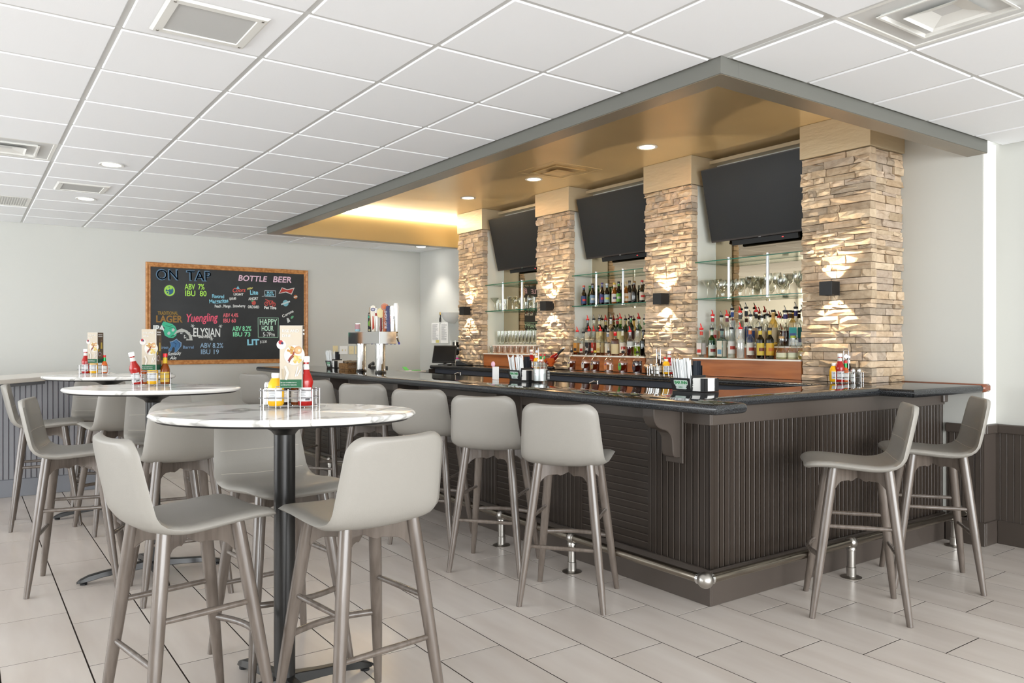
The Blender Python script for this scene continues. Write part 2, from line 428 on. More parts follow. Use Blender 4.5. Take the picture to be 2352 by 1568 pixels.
def diffuser(x, y, z, label, m=M_white, sz=CP):
    t = thing('air_diffuser', label, 'air vent', (x+sz/2, y+sz/2, z), group='square ceiling air diffusers')
    def ring(h, w, zo, zi, wi, nm):     # sloping square ring, outer half h at z zo, inner half wi at z zi
        mb = MB()
        for q in range(4):
            R = Matrix.Rotation(q*PI/2, 4, 'Z')
            pts = [Vector((-h, -h, zo)), Vector((h, -h, zo)), Vector((wi, -wi, zi)), Vector((-wi, -wi, zi)),
                   Vector((-h, -h, zo+.003)), Vector((h, -h, zo+.003)), Vector((wi, -wi, zi+.003)), Vector((-wi, -wi, zi+.003))]
            mb.add([R @ p for p in pts], [(0,1,2,3),(4,7,6,5),(0,4,5,1),(3,2,6,7)])
        mb.build(nm, m, t)
    H = sz/2-.012
    ring(H, 0, -.002, -.002, H-.02, 'frame'); ring(H-.02, 0, -.002, .045, H-.06, 'outer_cone')
    ring(.188*sz/CP, 0, -.012, .035, .15*sz/CP, 'middle_cone')
    ring(.188*sz/CP+.006, 0, -.012, -.012, .183*sz/CP, 'cone_lip')
    mb = MB(); hh = .12*sz/CP
    mb.add([(-hh,-hh,-.022),(hh,-hh,-.022),(hh,hh,-.022),(-hh,hh,-.022),(-hh+.012,-hh+.012,-.014),(hh-.012,-hh+.012,-.014),(hh-.012,hh-.012,-.014),(-hh+.012,hh-.012,-.014),(0,0,.012)],
           [(0,1,5,4),(1,2,6,5),(2,3,7,6),(3,0,4,7),(4,5,8),(5,6,8),(6,7,8),(7,4,8)])
    mb.build('centre_plate', m, t)
    for sx in (-1, 1):
        for sy in (-1, 1): MB().bar((sx*.05, sy*.05, .03), (sx*.22*sz/CP, sy*.22*sz/CP, .045), .03, .004).build('bracket', M_metal, t)
    MB().lathe([(.12, .05), (.125, .2)], n=24).build('duct_collar', M_metal, t, smooth=40)
    mb = MB().box(-H+.01, H-.01, -H+.01, H-.01, .2, .205)
    for q in range(4):
        R = Matrix.Rotation(q*PI/2, 4, 'Z'); mb.add([R @ Vector(p) for p in ((-H+.07, -H+.07, .05), (H-.07, -H+.07, .05), (H-.07, -H+.07, .2), (-H+.07, -H+.07, .2))], [(0,1,2,3)])
    mb.build('plenum', mat('plenum_tin', srgb(90, 90, 92), .5) if m is M_white else M_dark, t)
    return t
diffuser(CX0, CY0+CP*5, CEZ, 'white square air diffuser in the ceiling at the left edge of the photo')
diffuser(CX0+CP*5, CY0-CP*3, CEZ, 'large white square air diffuser in the ceiling, upper right corner')
def vent(x, y, label):
    t = thing('return_vent', label, 'air vent', (x, y, CEZ-.008), group='filter vents in the ceiling')
    h = .2; mb = MB()
    for q in range(4):
        R = Matrix.Rotation(q*PI/2, 4, 'Z')
        mb.add([R @ Vector(p) for p in ((-h,-h,-.001),(h,-h,-.001),(h-.012,-h+.012,-.010),(-h+.012,-h+.012,-.010),(h-.045,-h+.045,-.010),(-h+.045,-h+.045,-.010),(h-.048,-h+.048,-.004),(-h+.048,-h+.048,-.004))], [(0,1,2,3),(3,2,4,5),(5,4,6,7)])
    mb.build('frame', M_white, t)
    MB().box(-.155, .155, -.155, .155, -.005, -.002).build('filter', mat('vent_filter', srgb(196, 196, 194), .8), t)
    for sx in (-1, 1):
        for sy in (-1, 1): MB().lathe([(.006, -.013), (.006, -.010)], (sx*.172, sy*.172, 0), 10).build('screw', M_metal, t)
vent(CX0+CP*1.5, CY0+CP*.54, 'large white filter vent in the ceiling near the camera')
vent(CX0+CP*1.5, CY0+CP*7.58, 'small distant white filter vent between two round ceiling lamps')
t = thing('slotted_grille', 'white slotted grille in the far left of the ceiling', 'air vent', (CX0, CY0+CP*9, CEZ))
mb = MB(); mb.box(.012, CP-.012, .012, .05, -.006, 0).box(.012, CP-.012, CP-.05, CP-.012, -.006, 0).box(.012, .04, .05, CP-.05, -.006, 0).box(CP-.04, CP-.012, .05, CP-.05, -.006, 0); mb.build('frame', M_white, t)
for q in range(26): MB().box(.045+q*.0202, .052+q*.0202, .05, CP-.05, -.004, .012).build('slat', M_white, t)
MB().box(.01, CP-.01, .01, CP-.01, .03, .035).build('backing', mat('plenum_tin', srgb(90, 90, 92), .5), t)
def downlight(x, y, z, label, m=M_lampw, power=12, col=(1, .95, .88), grp='round recessed downlights'):
    t = thing('downlight', label, 'ceiling lamp', (x, y, z), group=grp)
    MB().lathe([(.062, -.001), (.085, -.001), (.088, -.004), (.084, -.008), (.066, -.006), (.062, .0)], n=28).build('trim_ring', M_white, t, smooth=30)
    MB().lathe([(0, -.0025), (.063, -.0025)], n=24).build('lens', m, t)
    l = spot('downlight_beam', (x, y, z-.03), (0, 0, -1), power, 95, col, .8, .05)
downlight(CX0+CP*1.62, CY0+CP*5.72, CEZ-.008, 'round recessed lamp in the white ceiling near the small vent')
downlight(CX0+CP*1.66, CY0+CP*8.52, CEZ-.008, 'round recessed lamp in the white ceiling farthest left, beyond the vent')
downlight(5.3, 9.75, CEZ-.008, 'round recessed lamp above the cash register corner', power=40)

# ------------------------------------------------------------------ canopy over the bar
RZ, GZ = 2.653, 3.01
cnp = thing('bar_canopy', 'grey dropped canopy with gold recessed ceiling over the bar', 'canopy', (0, 0, 0))
X0, X1, Y0, Y1 = 2.94, WX-.002, 2.453, 9.18
mb = MB(); wv = .13
mb.box(X0, X0+wv, Y0, Y1, RZ, CEZ+.02).box(X0+wv, X1, Y0, Y0+wv, RZ, CEZ+.02).box(X0+wv, X1, Y1-wv, Y1, RZ, CEZ+.02)
mb.build('fascia', M_fascia, cnp, bevel=.002)
mb = MB(); mb.box(X0+.004, X0+wv, Y0+.004, Y1-.004, RZ-.003, RZ-.0005).box(X0+wv, X1, Y0+.004, Y0+wv, RZ-.003, RZ-.0005).box(X0+wv, X1, Y1-wv, Y1-.004, RZ-.003, RZ-.0005)
mb.build('rim', M_rim, cnp)
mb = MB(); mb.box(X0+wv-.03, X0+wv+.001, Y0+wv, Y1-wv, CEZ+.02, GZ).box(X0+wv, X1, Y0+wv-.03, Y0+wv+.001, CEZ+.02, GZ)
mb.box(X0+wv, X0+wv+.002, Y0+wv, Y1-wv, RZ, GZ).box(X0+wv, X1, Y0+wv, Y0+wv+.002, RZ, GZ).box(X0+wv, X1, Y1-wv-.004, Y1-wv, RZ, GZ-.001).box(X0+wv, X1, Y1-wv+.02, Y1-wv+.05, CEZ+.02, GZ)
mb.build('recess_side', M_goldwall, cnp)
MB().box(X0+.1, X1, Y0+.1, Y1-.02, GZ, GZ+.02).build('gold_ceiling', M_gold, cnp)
MB().box(X0+wv+.02, X1-.02, Y1-wv-.03, Y1-wv-.005, GZ-.035, GZ-.006).build('cove_light', M_cove, cnp)
for (x, y, nm) in ((4.68, 4.68, 'nearest'), (4.68, 6.26, 'middle, beside the gold air diffuser'), (4.68, 7.50, 'farthest')):
    downlight(x, y, GZ, 'round recessed lamp in the gold canopy ceiling, '+nm, m=M_amber, power=45, col=(1, .84, .62), grp='downlights in the gold canopy ceiling')
diffuser(4.355, 5.53, GZ, 'gold painted square air diffuser in the canopy ceiling', M_gold)

# ------------------------------------------------------------------ wainscot and rails of the right wall
def plank_mesh(name, h, m, wd=.0426, mbead=None):    # beadboard plank: flat board plus bead, front towards -y
    mb = MB(); g = .0025
    mb.box(g, wd-.009, 0, .008, 0, h)
    for bx in (wd-.0065,):
        pts = [(.0030*math.cos(a), -.003*math.sin(a)) for a in [PI*k/5 for k in range(6)]]
        n = len(pts); vs = [(bx+p[0], .002+p[1], 0) for p in pts]+[(bx+p[0], .002+p[1], h) for p in pts]
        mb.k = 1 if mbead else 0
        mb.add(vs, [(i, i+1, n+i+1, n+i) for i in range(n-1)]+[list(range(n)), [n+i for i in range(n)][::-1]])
    return mb.mesh(name, [m, mbead] if mbead else m, bevel=0)
ws = thing('wainscot_panel', 'dark taupe beadboard wainscot low on the right wall by the stools', 'wainscot', (0, 0, 0))
pl = plank_mesh('beadboard_plank', .755-.155, M_wains, mbead=M_beadw)
def wains(x, y0, y1):
    n = int((y1-y0)/.0426)
    for q in range(n): link('beadboard_plank', pl, ws, (x-.012, y1-q*.0426, .155), rot=(0, 0, -PI/2))
wains(5.65, 2.485, 2.7); wains(5.83, .6, 2.485)
MB().box(5.645, 5.65, 2.485, 2.72, 0, .8).box(5.82, 5.83, .5, 2.485, 0, .8).box(5.65, 5.82, 2.475, 2.485, 0, .8).build('backing', M_wains, ws)
for bx, by0, by1 in ((5.65, 2.485, 2.72), (5.83, .5, 2.459)):
    MB().box(bx-.03, bx, by0-(.03 if bx < 5.7 else 0), by1, .755, .818).build('chair_rail', M_wains, ws, bevel=.006)
    MB().box(bx-.026, bx, by0-(.026 if bx < 5.7 else 0), by1, 0, .158).build('base_board', M_wains, ws, bevel=.004)
MB().box(5.65, 5.83, 2.455, 2.485, .755, .818).build('chair_rail', M_wains, ws, bevel=.006)
MB().box(5.65, 5.83, 2.459, 2.485, 0, .158).build('base_board', M_wains, ws, bevel=.004)
bsb = MB().box(1.2, 3.3, FY-.015, FY, 0, .1).build('baseboard_far', M_white); bsb['kind'] = 'structure'
# white sheet over the wall step's end face, painting in its window light
MB().box(5.652, 5.83, 2.478, 2.4846, .82, CEZ).build('trim_1', M_white)['kind'] = 'structure'

# ------------------------------------------------------------------ low beadboard wall at the left
hw = thing('low_partition', 'grey beadboard half wall with a pale ledge at the left behind the tables', 'partition', (0, 0, 0))
MB().box(-1.6, 1.24, 8.262, 8.42, 0, 1.03).build('core', M_blue, hw)
pb = plank_mesh('beadboard_plank', 1.03-.16, mat('grey_lilac_paint', srgb(132, 132, 136), .35), mbead=M_beadb)
for q in range(64): link('beadboard_plank', pb, hw, (1.24-.0426*(q+1), 8.25, .16))
MB().box(-1.6, 1.245, 8.245, 8.262, 0, .155).build('base_board', M_blue, hw, bevel=.003)
poly = [(-1.6, 5.1), (.70, 8.235), (1.24, 8.235), (1.24, 9.95), (1.04, 9.69), (.289, 8.64), (-1.6, 6.0)]
MB().prism(poly, lambda a, b: (a, b, 1.032), lambda a, b: (a, b, 1.071)).build('ledge', mat('pale_ledge', srgb(214, 210, 203), .35), hw, bevel=.004)
MB().prism([(-.5, 6.62), (-.1, 7.17), (.62, 8.245), (-.5, 8.245)], lambda a, b: (a, b, 1.0), lambda a, b: (a, b, 1.0315)).build('ledge_support', M_blue, hw)

# ------------------------------------------------------------------ stone columns with their wall panels
def stone_variant(seed):
    r = random.Random(seed); nx, nz = 4, 3; vs = []; fs = []
    j = lambda s: r.uniform(-s, s)
    for kz in range(nz):
        for ky in range(nx):
            y, z = -.5+ky/(nx-1), -.5+kz/(nz-1)
            edge = ky in (0, nx-1) or kz in (0, nz-1)
            vs.append((-(.86 if edge else 1.0)+j(.12), y*(1 if not edge else .985)+(0 if ky in (0, nx-1) else j(.08)), z*(1 if not edge else .97)+(0 if kz in (0, nz-1) else j(.12))))
    for kz in range(nz-1):
        for ky in range(nx-1):
            a = kz*nx+ky; q = [a, a+1, a+nx+1, a+nx]
            if r.random() < .5: fs += [(q[0], q[1], q[2]), (q[0], q[2], q[3])]
            else: fs += [(q[0], q[1], q[3]), (q[1], q[2], q[3])]
    per = [0, 1, 2, 3, 7, 11, 10, 9, 8, 4]; base = len(vs)
    for p in per: vs.append((0, vs[p][1]*1.0, vs[p][2]*1.0))
    for i in range(len(per)):
        k = (i+1) % len(per); fs.append((per[i], base+i, base+k, per[k]))
    fs.append([base+i for i in range(len(per))][::-1])
    return MB().add(vs, fs).mesh('stone_block', M_stone)
STONES = [stone_variant(s) for s in range(18)]
def courses(h0, h1, rr):
    z = h0; out = []
    while z < h1-.001:
        h = rr.choice([.026, .032, .038, .044, .05, .056, .062])
        if h1-z-h < .025: h = h1-z
        out.append((z, h)); z += h
    return out
BASEZ, TOPZ = 1.091, 2.755
def column(y0, y1, label, deep_side=False, seed=1):
    rr = random.Random(seed)
    t = thing('stone_column', label, 'column', (5.2, y0, BASEZ), group='stacked stone columns behind the bar')
    W = y1-y0; H = TOPZ-BASEZ
    MB().box(.045, .45, .02 if not deep_side else .045, W-.015, 0, H).build('core', M_core if not deep_side else M_core, t)
    MB().box(.082, .45, .012, .02, 0, H).build('side_panel', M_sidepanel, t) if not deep_side else None
    MB().box(.082, .45, W-.015, W-.008, 0, H).build('side_panel', M_sidepanel, t)
    n = 0
    for z, h in courses(0, H, rr):
        y = 0; ws_ = []
        while y < W-.001:
            ww = rr.choice([.05, .07, .09, .12, .15, .19, .24])*(1.1 if h > .04 else .9)*(1.15 if deep_side else 1)
            if W-y-ww < .05: ww = W-y
            ws_.append((y, ww)); y += ww
        for q, (yy, ww) in enumerate(ws_):
            end = q in (0, len(ws_)-1); back = .08 if end else .05
            pr = back+rr.uniform(-.012, .016)
            ya, yb = yy+.0015, yy+ww-.0015
            if q == 0: ya -= rr.uniform(.002, .014)
            if q == len(ws_)-1: yb += rr.uniform(.002, .014)
            o = link('stone_block', rr.choice(STONES), t, (back, (ya+yb)/2, z+h/2), rot=(rr.choice([0, PI]), 0, 0), scale=(pr, yb-ya, h-.0025)); n += 1
        if deep_side:
            x = .08
            while x < .445:
                ww = rr.choice([.1, .14, .19, .25])
                if .45-x-ww < .06: ww = .45-x
                link('stone_block', rr.choice(STONES), t, (x+ww/2, .05, z+h/2), rot=(rr.choice([0, PI]), 0, PI/2), scale=(.05+rr.uniform(-.012, .014), ww-.003, h-.0025)) if True else 0
                x += ww; n += 1
    MB().box(-.008, .449, -.012, W+.012, H+.004, GZ-BASEZ-.001).build('cap', M_cap, t, bevel=.002)
    return n
cols = [(3.03, 3.57, 'stone column at the right end of the back bar, nearest the camera', True), (4.67, 5.23, 'second stone column from the right, between two televisions', False),
        (6.35, 6.91, 'third stone column from the right, beside the leaning wine bottle', False), (8.015, 8.575, 'farthest stone column, beside the cash register', False)]
counts = [column(a, b, l, d, 11+i) for i, (a, b, l, d) in enumerate(cols)]
print('stones per column', counts)
def sconce(y, z, label):
    t = thing('wall_sconce', label, 'wall lamp', (5.175, y, z), group='black cube sconces')
    mb = MB(); h = .05
    mb.box(-.1, -.097, -h, h, -h, h).box(-.003, 0, -h, h, -h, h).box(-.097, -.003, -h, -h+.003, -h, h).box(-.097, -.003, h-.003, h, -h, h)
    mb.build('housing', M_blackmat, t, bevel=.0008)
    MB().box(-.06, -.03, -.02, .02, -.012, .012).build('lamp', M_amber, t)
    MB().box(0, .03, -.03, .03, -.03, .03).build('mount', M_blackmat, t)
    spot('sconce_beam', (5.175-.048, y, z+.025), (.2, 0, 1), 13, 84, (1, .82, .58), .1, .010)
    spot('sconce_beam', (5.175-.048, y, z-.025), (.2, 0, -1), 13, 84, (1, .82, .58), .1, .010)
for (y, l) in ((3.29, 'nearest stone column'), (4.955, 'second stone column from the right'), (6.63, 'third stone column from the right'), (8.29, 'farthest stone column')):
    sconce(y, 1.766, 'black cube wall sconce glowing on the '+l)

# ------------------------------------------------------------------ bays between the columns
BAYS = [(3.57, 4.67), (5.23, 6.35), (6.91, 8.015)]
BN = ['right', 'middle', 'left']
MB().box(5.53, WX, 3.57, 8.57, 1.0905, GZ).build('wall_bar_back', M_sidepanel)['kind'] = 'structure'
for bi, (a, b) in enumerate(BAYS):
    nm = BN[bi]
    m = MB().box(5.524, 5.5295, a+.004, b-.004, 1.36, 2.6).build('bar_mirror', M_mirror); tag(m, f'mirror behind the bottles in the {nm} bay', 'mirror', 'back bar mirrors')
    t = thing('bottle_step', f'cherry wood bottle step with white edges in the {nm} bay', 'shelf', (0, 0, 0), group='cherry wood bottle steps')
    MB().box(5.215, 5.235, a+.015, b-.015, 1.092, 1.232).build('front_board', M_wood, t)
    MB().box(5.205, 5.36, a+.015, b-.015, 1.232, 1.243).build('lower_tread', M_white, t)
    MB().box(5.35, 5.36, a+.015, b-.015, 1.243, 1.334).build('riser', M_wood, t)
    MB().box(5.343, 5.522, a+.015, b-.015, 1.334, 1.345).build('upper_tread', M_white, t)
    t = thing('glass_shelf', f'two-tier glass shelf on chrome posts in the {nm} bay', 'shelf', (0, 0, 0), group='glass shelves in the bays')
    for z in (1.757, 2.077):
        mb = MB(); mb.box(5.245, 5.515, a+.004, b-.004, z-.008, z)
        mb.mi = [0, 0, 1, 1, 1, 1]; me = mb.mesh('shelf_pane', [G_shelf, M_edge]); link('shelf_pane', me, t)
    for q in (.33, .68):
        y = a+(b-a)*(1-q)
        MB().tube([(5.262, y, 1.745), (5.262, y, 2.09)], .0125, 12).build('post', mat('clear_post', srgb(214, 220, 224), .12, metal=.6), t, smooth=40)
        for z in (1.742, 2.084): MB().lathe([(.017, 0), (.017, .008)], (5.262, y, z), 12).build('post_cap', M_chrome, t)
    # television, top tipped forward
    L = b-.07; R = a+.012
    top, bot = Vector((5.246, 0, 2.867)), Vector((5.387, 0, 2.249))
    up = (top-bot).normalized(); H = (top-bot).length; W = L-R
    t = thing('television', f'black flat television tipped forward in the {nm} bay', 'television', ((top.x+bot.x)/2, (L+R)/2, (top.z+bot.z)/2), group='televisions above the back bar')
    nrm = Vector((0, -1, 0)).cross(up); F = lambda x, z, d: Vector((0, -1, 0))*x+up*z+nrm*d
    MB().obox(F(0, 0, -.02), F(W/2, 0, 0), F(0, H/2, 0), F(0, 0, .019)).build('casing', M_bezel, t, bevel=.002)
    MB().obox(F(0, .004, 0), F(W/2-.006, 0, 0), F(0, H/2-.012, 0), F(0, 0, .0015)).build('screen', M_screen2, t)
    MB().obox(F(0, -H/2-.028, -.06), F(W*.32, 0, 0), F(0, .022, 0), F(0, 0, .012)).build('wall_mount', M_blackmat, t)
    MB().obox(F(0, -.05, -.09), F(.12, 0, 0), F(0, .18, 0), F(0, 0, .05)).build('mount_arm', M_blackmat, t)
    MB().obox(F(0, -H/2+.002, .001), F(.012, 0, 0), F(0, .003, 0), F(0, 0, .001)).build('maker_mark', M_chrome, t)
    MB().obox(F(.18*W, -H/2-.026, -.047), F(.007, 0, 0), F(0, .003, 0), F(0, 0, .001)).build('standby_lamp', mat('red_led', (1, .02, .02), .5, emit=((1, .05, .05), 2)), t)
    tr = MB().box(5.43, 5.53, a+.002, b-.002, 2.955, 2.985).build('trim_%d' % (2+bi), M_cap); tr['kind'] = 'structure'
# ------------------------------------------------------------------ bar front
PX, PY, WP = 3.196, 2.738, .0426
bf = thing('bar', 'taupe beadboard bar front with corbels and kick plate, L-shaped', 'bar', (0, 0, 0))
MB().box(PX+.008, PX+.14, PY+.008, 9.12, 0, 1.038).box(PX+.14, WX-.002, PY+.008, PY+.13, 0, 1.038).box(PX+.14, 3.5, 9.0, 9.12, 0, 1.038).build('carcass', M_bar, bf)
MB().box(PX-.011, PX+.008, PY-.011, 9.12, 0, .19).box(PX+.0082, WX-.002, PY-.011, PY+.008, 0, .19).build('kick_plate', M_barlit, bf, bevel=.003)
MB().box(PX-.006, PX+.008, PY-.006, 9.12, .943, 1.038).box(PX+.0082, WX-.002, PY-.006, PY+.008, .943, 1.038).build('apron', M_barlit, bf, bevel=.003)
MB().box(WX-.06, WX-.002, PY-.03, PY+.008, .96, 1.038).build('apron_end', M_barlit, bf, bevel=.006)
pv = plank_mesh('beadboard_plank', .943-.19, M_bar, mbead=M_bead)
n = int((WX-.004-PX-.03)/WP)
MB().box(PX-.002, PX+.03, PY-.002, PY+.008, .19, .943).box(PX-.002, PX+.008, PY, PY+.03, .19, .943).build('corner_post', M_bar, bf, bevel=.002)
for q in range(n+1):
    x = PX+.03+q*WP
    if x+WP < WX: link('beadboard_plank', pv, bf, (x, PY, .19))
y = PY+.03; secs = [(3.165, 'v'), (3.79, 'h'), (4.09, 'v'), (4.75, 'h'), (5.05, 'v'), (5.71, 'h'), (6.01, 'v'), (6.67, 'h'), (6.97, 'v'), (7.63, 'h'), (7.93, 'v'), (9.1, 'h')]
for y1, kd in secs:
    if kd == 'v':
        k = round((y1-y)/WP)
        for q in range(k): link('beadboard_plank', pv, bf, (PX, y+(y1-y)*(q+1)/k, .19), rot=(0, 0, -PI/2), scale=((y1-y)/k/WP, 1, 1))
    else:
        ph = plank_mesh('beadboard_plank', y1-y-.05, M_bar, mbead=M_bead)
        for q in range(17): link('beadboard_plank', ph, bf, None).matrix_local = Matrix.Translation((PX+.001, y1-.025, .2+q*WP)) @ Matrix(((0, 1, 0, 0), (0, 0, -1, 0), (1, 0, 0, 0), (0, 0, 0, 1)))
        [MB().box(PX-.003, PX+.008, q0, q0+.024, .19, .943).build('stile', M_bar, bf, bevel=.002) for q0 in (y, y1-.024)]
        MB().box(PX-.003, PX+.008, y+.024, y1-.024, .925, .943).build('top_rail', M_bar, bf)
    y = y1
prof = [(3.19, 1.037), (2.985, 1.037), (2.985, .985), (2.990, .965), (3.005, .94), (3.026, .923), (3.05, .914), (3.078, .907), (3.1, .895), (3.118, .875), (3.127, .85), (3.13, .79), (3.133, .772), (3.142, .76), (3.155, .755), (3.19, .755)]
for cy in (2.935, 4.42, 5.9, 7.38, 8.86):
    MB().prism(prof, lambda a, b: (a, cy, b), lambda a, b: (a, cy+.085, b)).build('corbel', M_barlit, bf, smooth=35, bevel=.004)
    MB().box(PX-.014, PX-.002, cy-.02, cy+.105, .722, 1.037).build('corbel_plate', M_barlit, bf, bevel=.003)
# ---- granite worktop, one U-shaped piece round bar and back bar
poly = [(2.835, 2.395), (3.045, 2.395), (3.07, 2.405), (3.08, 2.43), (3.08, 2.68), (4.715, 2.68), (4.715, 2.46), (5.60, 2.46), (5.60, 3.035), (5.648, 3.035), (5.648, 8.74), (4.878, 8.74), (4.878, 3.11), (3.82, 3.11), (3.575, 3.42), (3.575, 9.25), (2.835, 9.25)]
me = MB().prism(poly, lambda a, b: (a, b, 1.04), lambda a, b: (a, b, 1.09)).mesh('granite', [M_granite, M_granedge])
bm = bmesh.new(); bm.from_mesh(me)
ed = [e for e in bm.edges if len(e.link_faces) == 2 and abs(e.verts[0].co.z-e.verts[1].co.z) < 1e-4 and not (min(e.verts[0].co.x, e.verts[1].co.x) > 5.59)]
r_ = bmesh.ops.bevel(bm, geom=ed, offset=.021, segments=4, affect='EDGES', profile=.5)
bmesh.ops.recalc_face_normals(bm, faces=bm.faces)
for f in bm.faces: f.material_index = 0 if f.normal.z > .98 or f.normal.z < -.98 else 1
bm.to_mesh(me); bm.free(); me.shade_smooth(); me.set_sharp_from_angle(angle=math.radians(35))
top = tag(link('granite_worktop', me), 'polished black granite bar top running round to the back counter', 'worktop')
MB().box(2.85, 3.52, 4.598, 4.6, 1.0895, 1.0902).build('seam', M_dark, top)
MB().prism([(5.602, 2.452), (5.602, 3.03), (5.648, 3.03), (5.648, 2.484), (5.70, 2.484), (5.70, 2.452)], lambda a, b: (a, b, 1.042), lambda a, b: (a, b, 1.097)).build('mahogany_trim', M_mahog, top, bevel=.012, smooth=40)
# ---- foot rail
fr = thing('foot_rail', 'tubular steel foot rail with ball joints round the bar', 'foot rail', (0, 0, 0))
RX, RY, RH = 3.0, 2.6, .205
MB().tube([(RX, RY, RH), (RX, 9.1, RH)], .024, 14).build('rail', M_rail, fr, smooth=40)
MB().tube([(RX, RY, RH), (WX-.01, RY, RH)], .024, 14).build('rail', M_rail, fr, smooth=40)
MB().sphere((RX, RY, RH-.0), .041, 22, 14).build('corner_ball', M_metal, fr, smooth=60)
for a in ((0, 1), (1, 0)): MB().tube([(RX+a[0]*.03, RY+a[1]*.03, RH), (RX+a[0]*.045, RY+a[1]*.045, RH)], .029, 20).build('collar', M_chrome, fr, smooth=40)
MB().lathe([(0, 0), (.05, 0), (.05, .008), (.03, .012)], (0, 0, 0), 20).build('wall_flange', M_chrome, fr, smooth=40).matrix_local = Matrix.Translation((WX-.0, RY, RH)) @ Matrix.Rotation(-PI/2, 4, 'Y')
def rail_post(x, y):
    MB().lathe([(.0, 0), (.058, 0), (.06, .003), (.05, .007), (.027, .01), (.027, .06), (.0235, .062), (.0235, RH-.045), (.028, RH-.043), (.028, RH-.03), (.021, RH-.02)], (x, y, 0), 24).build('post', M_metal, fr, smooth=35)
    MB().sphere((x, y, RH), .036, 18, 12).build('ball', M_metal, fr, smooth=60)
for p in ((4.27, RY), (5.5, RY), (RX, 3.63), (RX, 4.38), (RX, 5.9), (RX, 7.4), (RX, 8.7)): rail_post(*p)
# ---- back bar cabinet
bb = thing('back_bar_cabinet', 'grey cabinet with drawers under the back counter', 'cabinet', (0, 0, 0))
MB().box(4.985, 5.645, 3.06, 8.72, .09, 1.038).box(5.05, 5.645, 3.06, 8.72, 0, .09).build('body', M_bar, bb)
MB().box(4.94, 4.985, 3.06, 8.72, .985, 1.038).build('top_apron', mat('blue_grey_apron', srgb(70, 74, 84), .4), bb, bevel=.002)
k = 9; st = (8.70-3.08)/k
for q in range(k):
    y0 = 3.08+q*st
    d = MB().box(4.965, 4.985, y0+.012, y0+st-.012, .84, .97).build('drawer', M_bar, bb, bevel=.003)
    MB().tube([(4.95, y0+st/2-.05, .905), (4.95, y0+st/2+.05, .905)], .006, 8).build('handle', M_chrome, d)
    if q % 2 == 0:
        mb = MB(); mb.lathe([(.018, 0), (.022, .01), (.014, .03), (.012, .05), (.02, .06)], (4.95, y0+.02, .955), 12); mb.tube([(4.95, y0+.02, 1.0), (4.92, y0+.05, 1.01), (4.9, y0+.09, .99)], .007, 8); mb.build('latch', M_chrome, bb, smooth=40)
    MB().box(4.965, 4.985, y0+.012, y0+st-.012, .12, .82).build('door', M_bar, bb, bevel=.003)
MB().box(4.86, 5.0, 8.72, 8.735, .9, 1.038).box(4.90, 5.3, 8.735, 8.75, .75, 1.0).build('end_bracket', M_bar, bb)
ds = thing('work_desk', 'low dark service desk in the far corner behind the bar', 'desk', (0, 0, 0))
MB().box(4.15, 5.55, 9.15, 9.9, .94, .975).build('top', M_blackmetal, ds, bevel=.003)
for q in (0, 1): MB().box(4.2+1.26*q, 4.24+1.26*q, 9.2, 9.85, 0, .94).build('panel', M_bar, ds)
MB().box(4.15, 5.55, 9.13, 9.15, .8, .975).build('front', M_bar, ds)

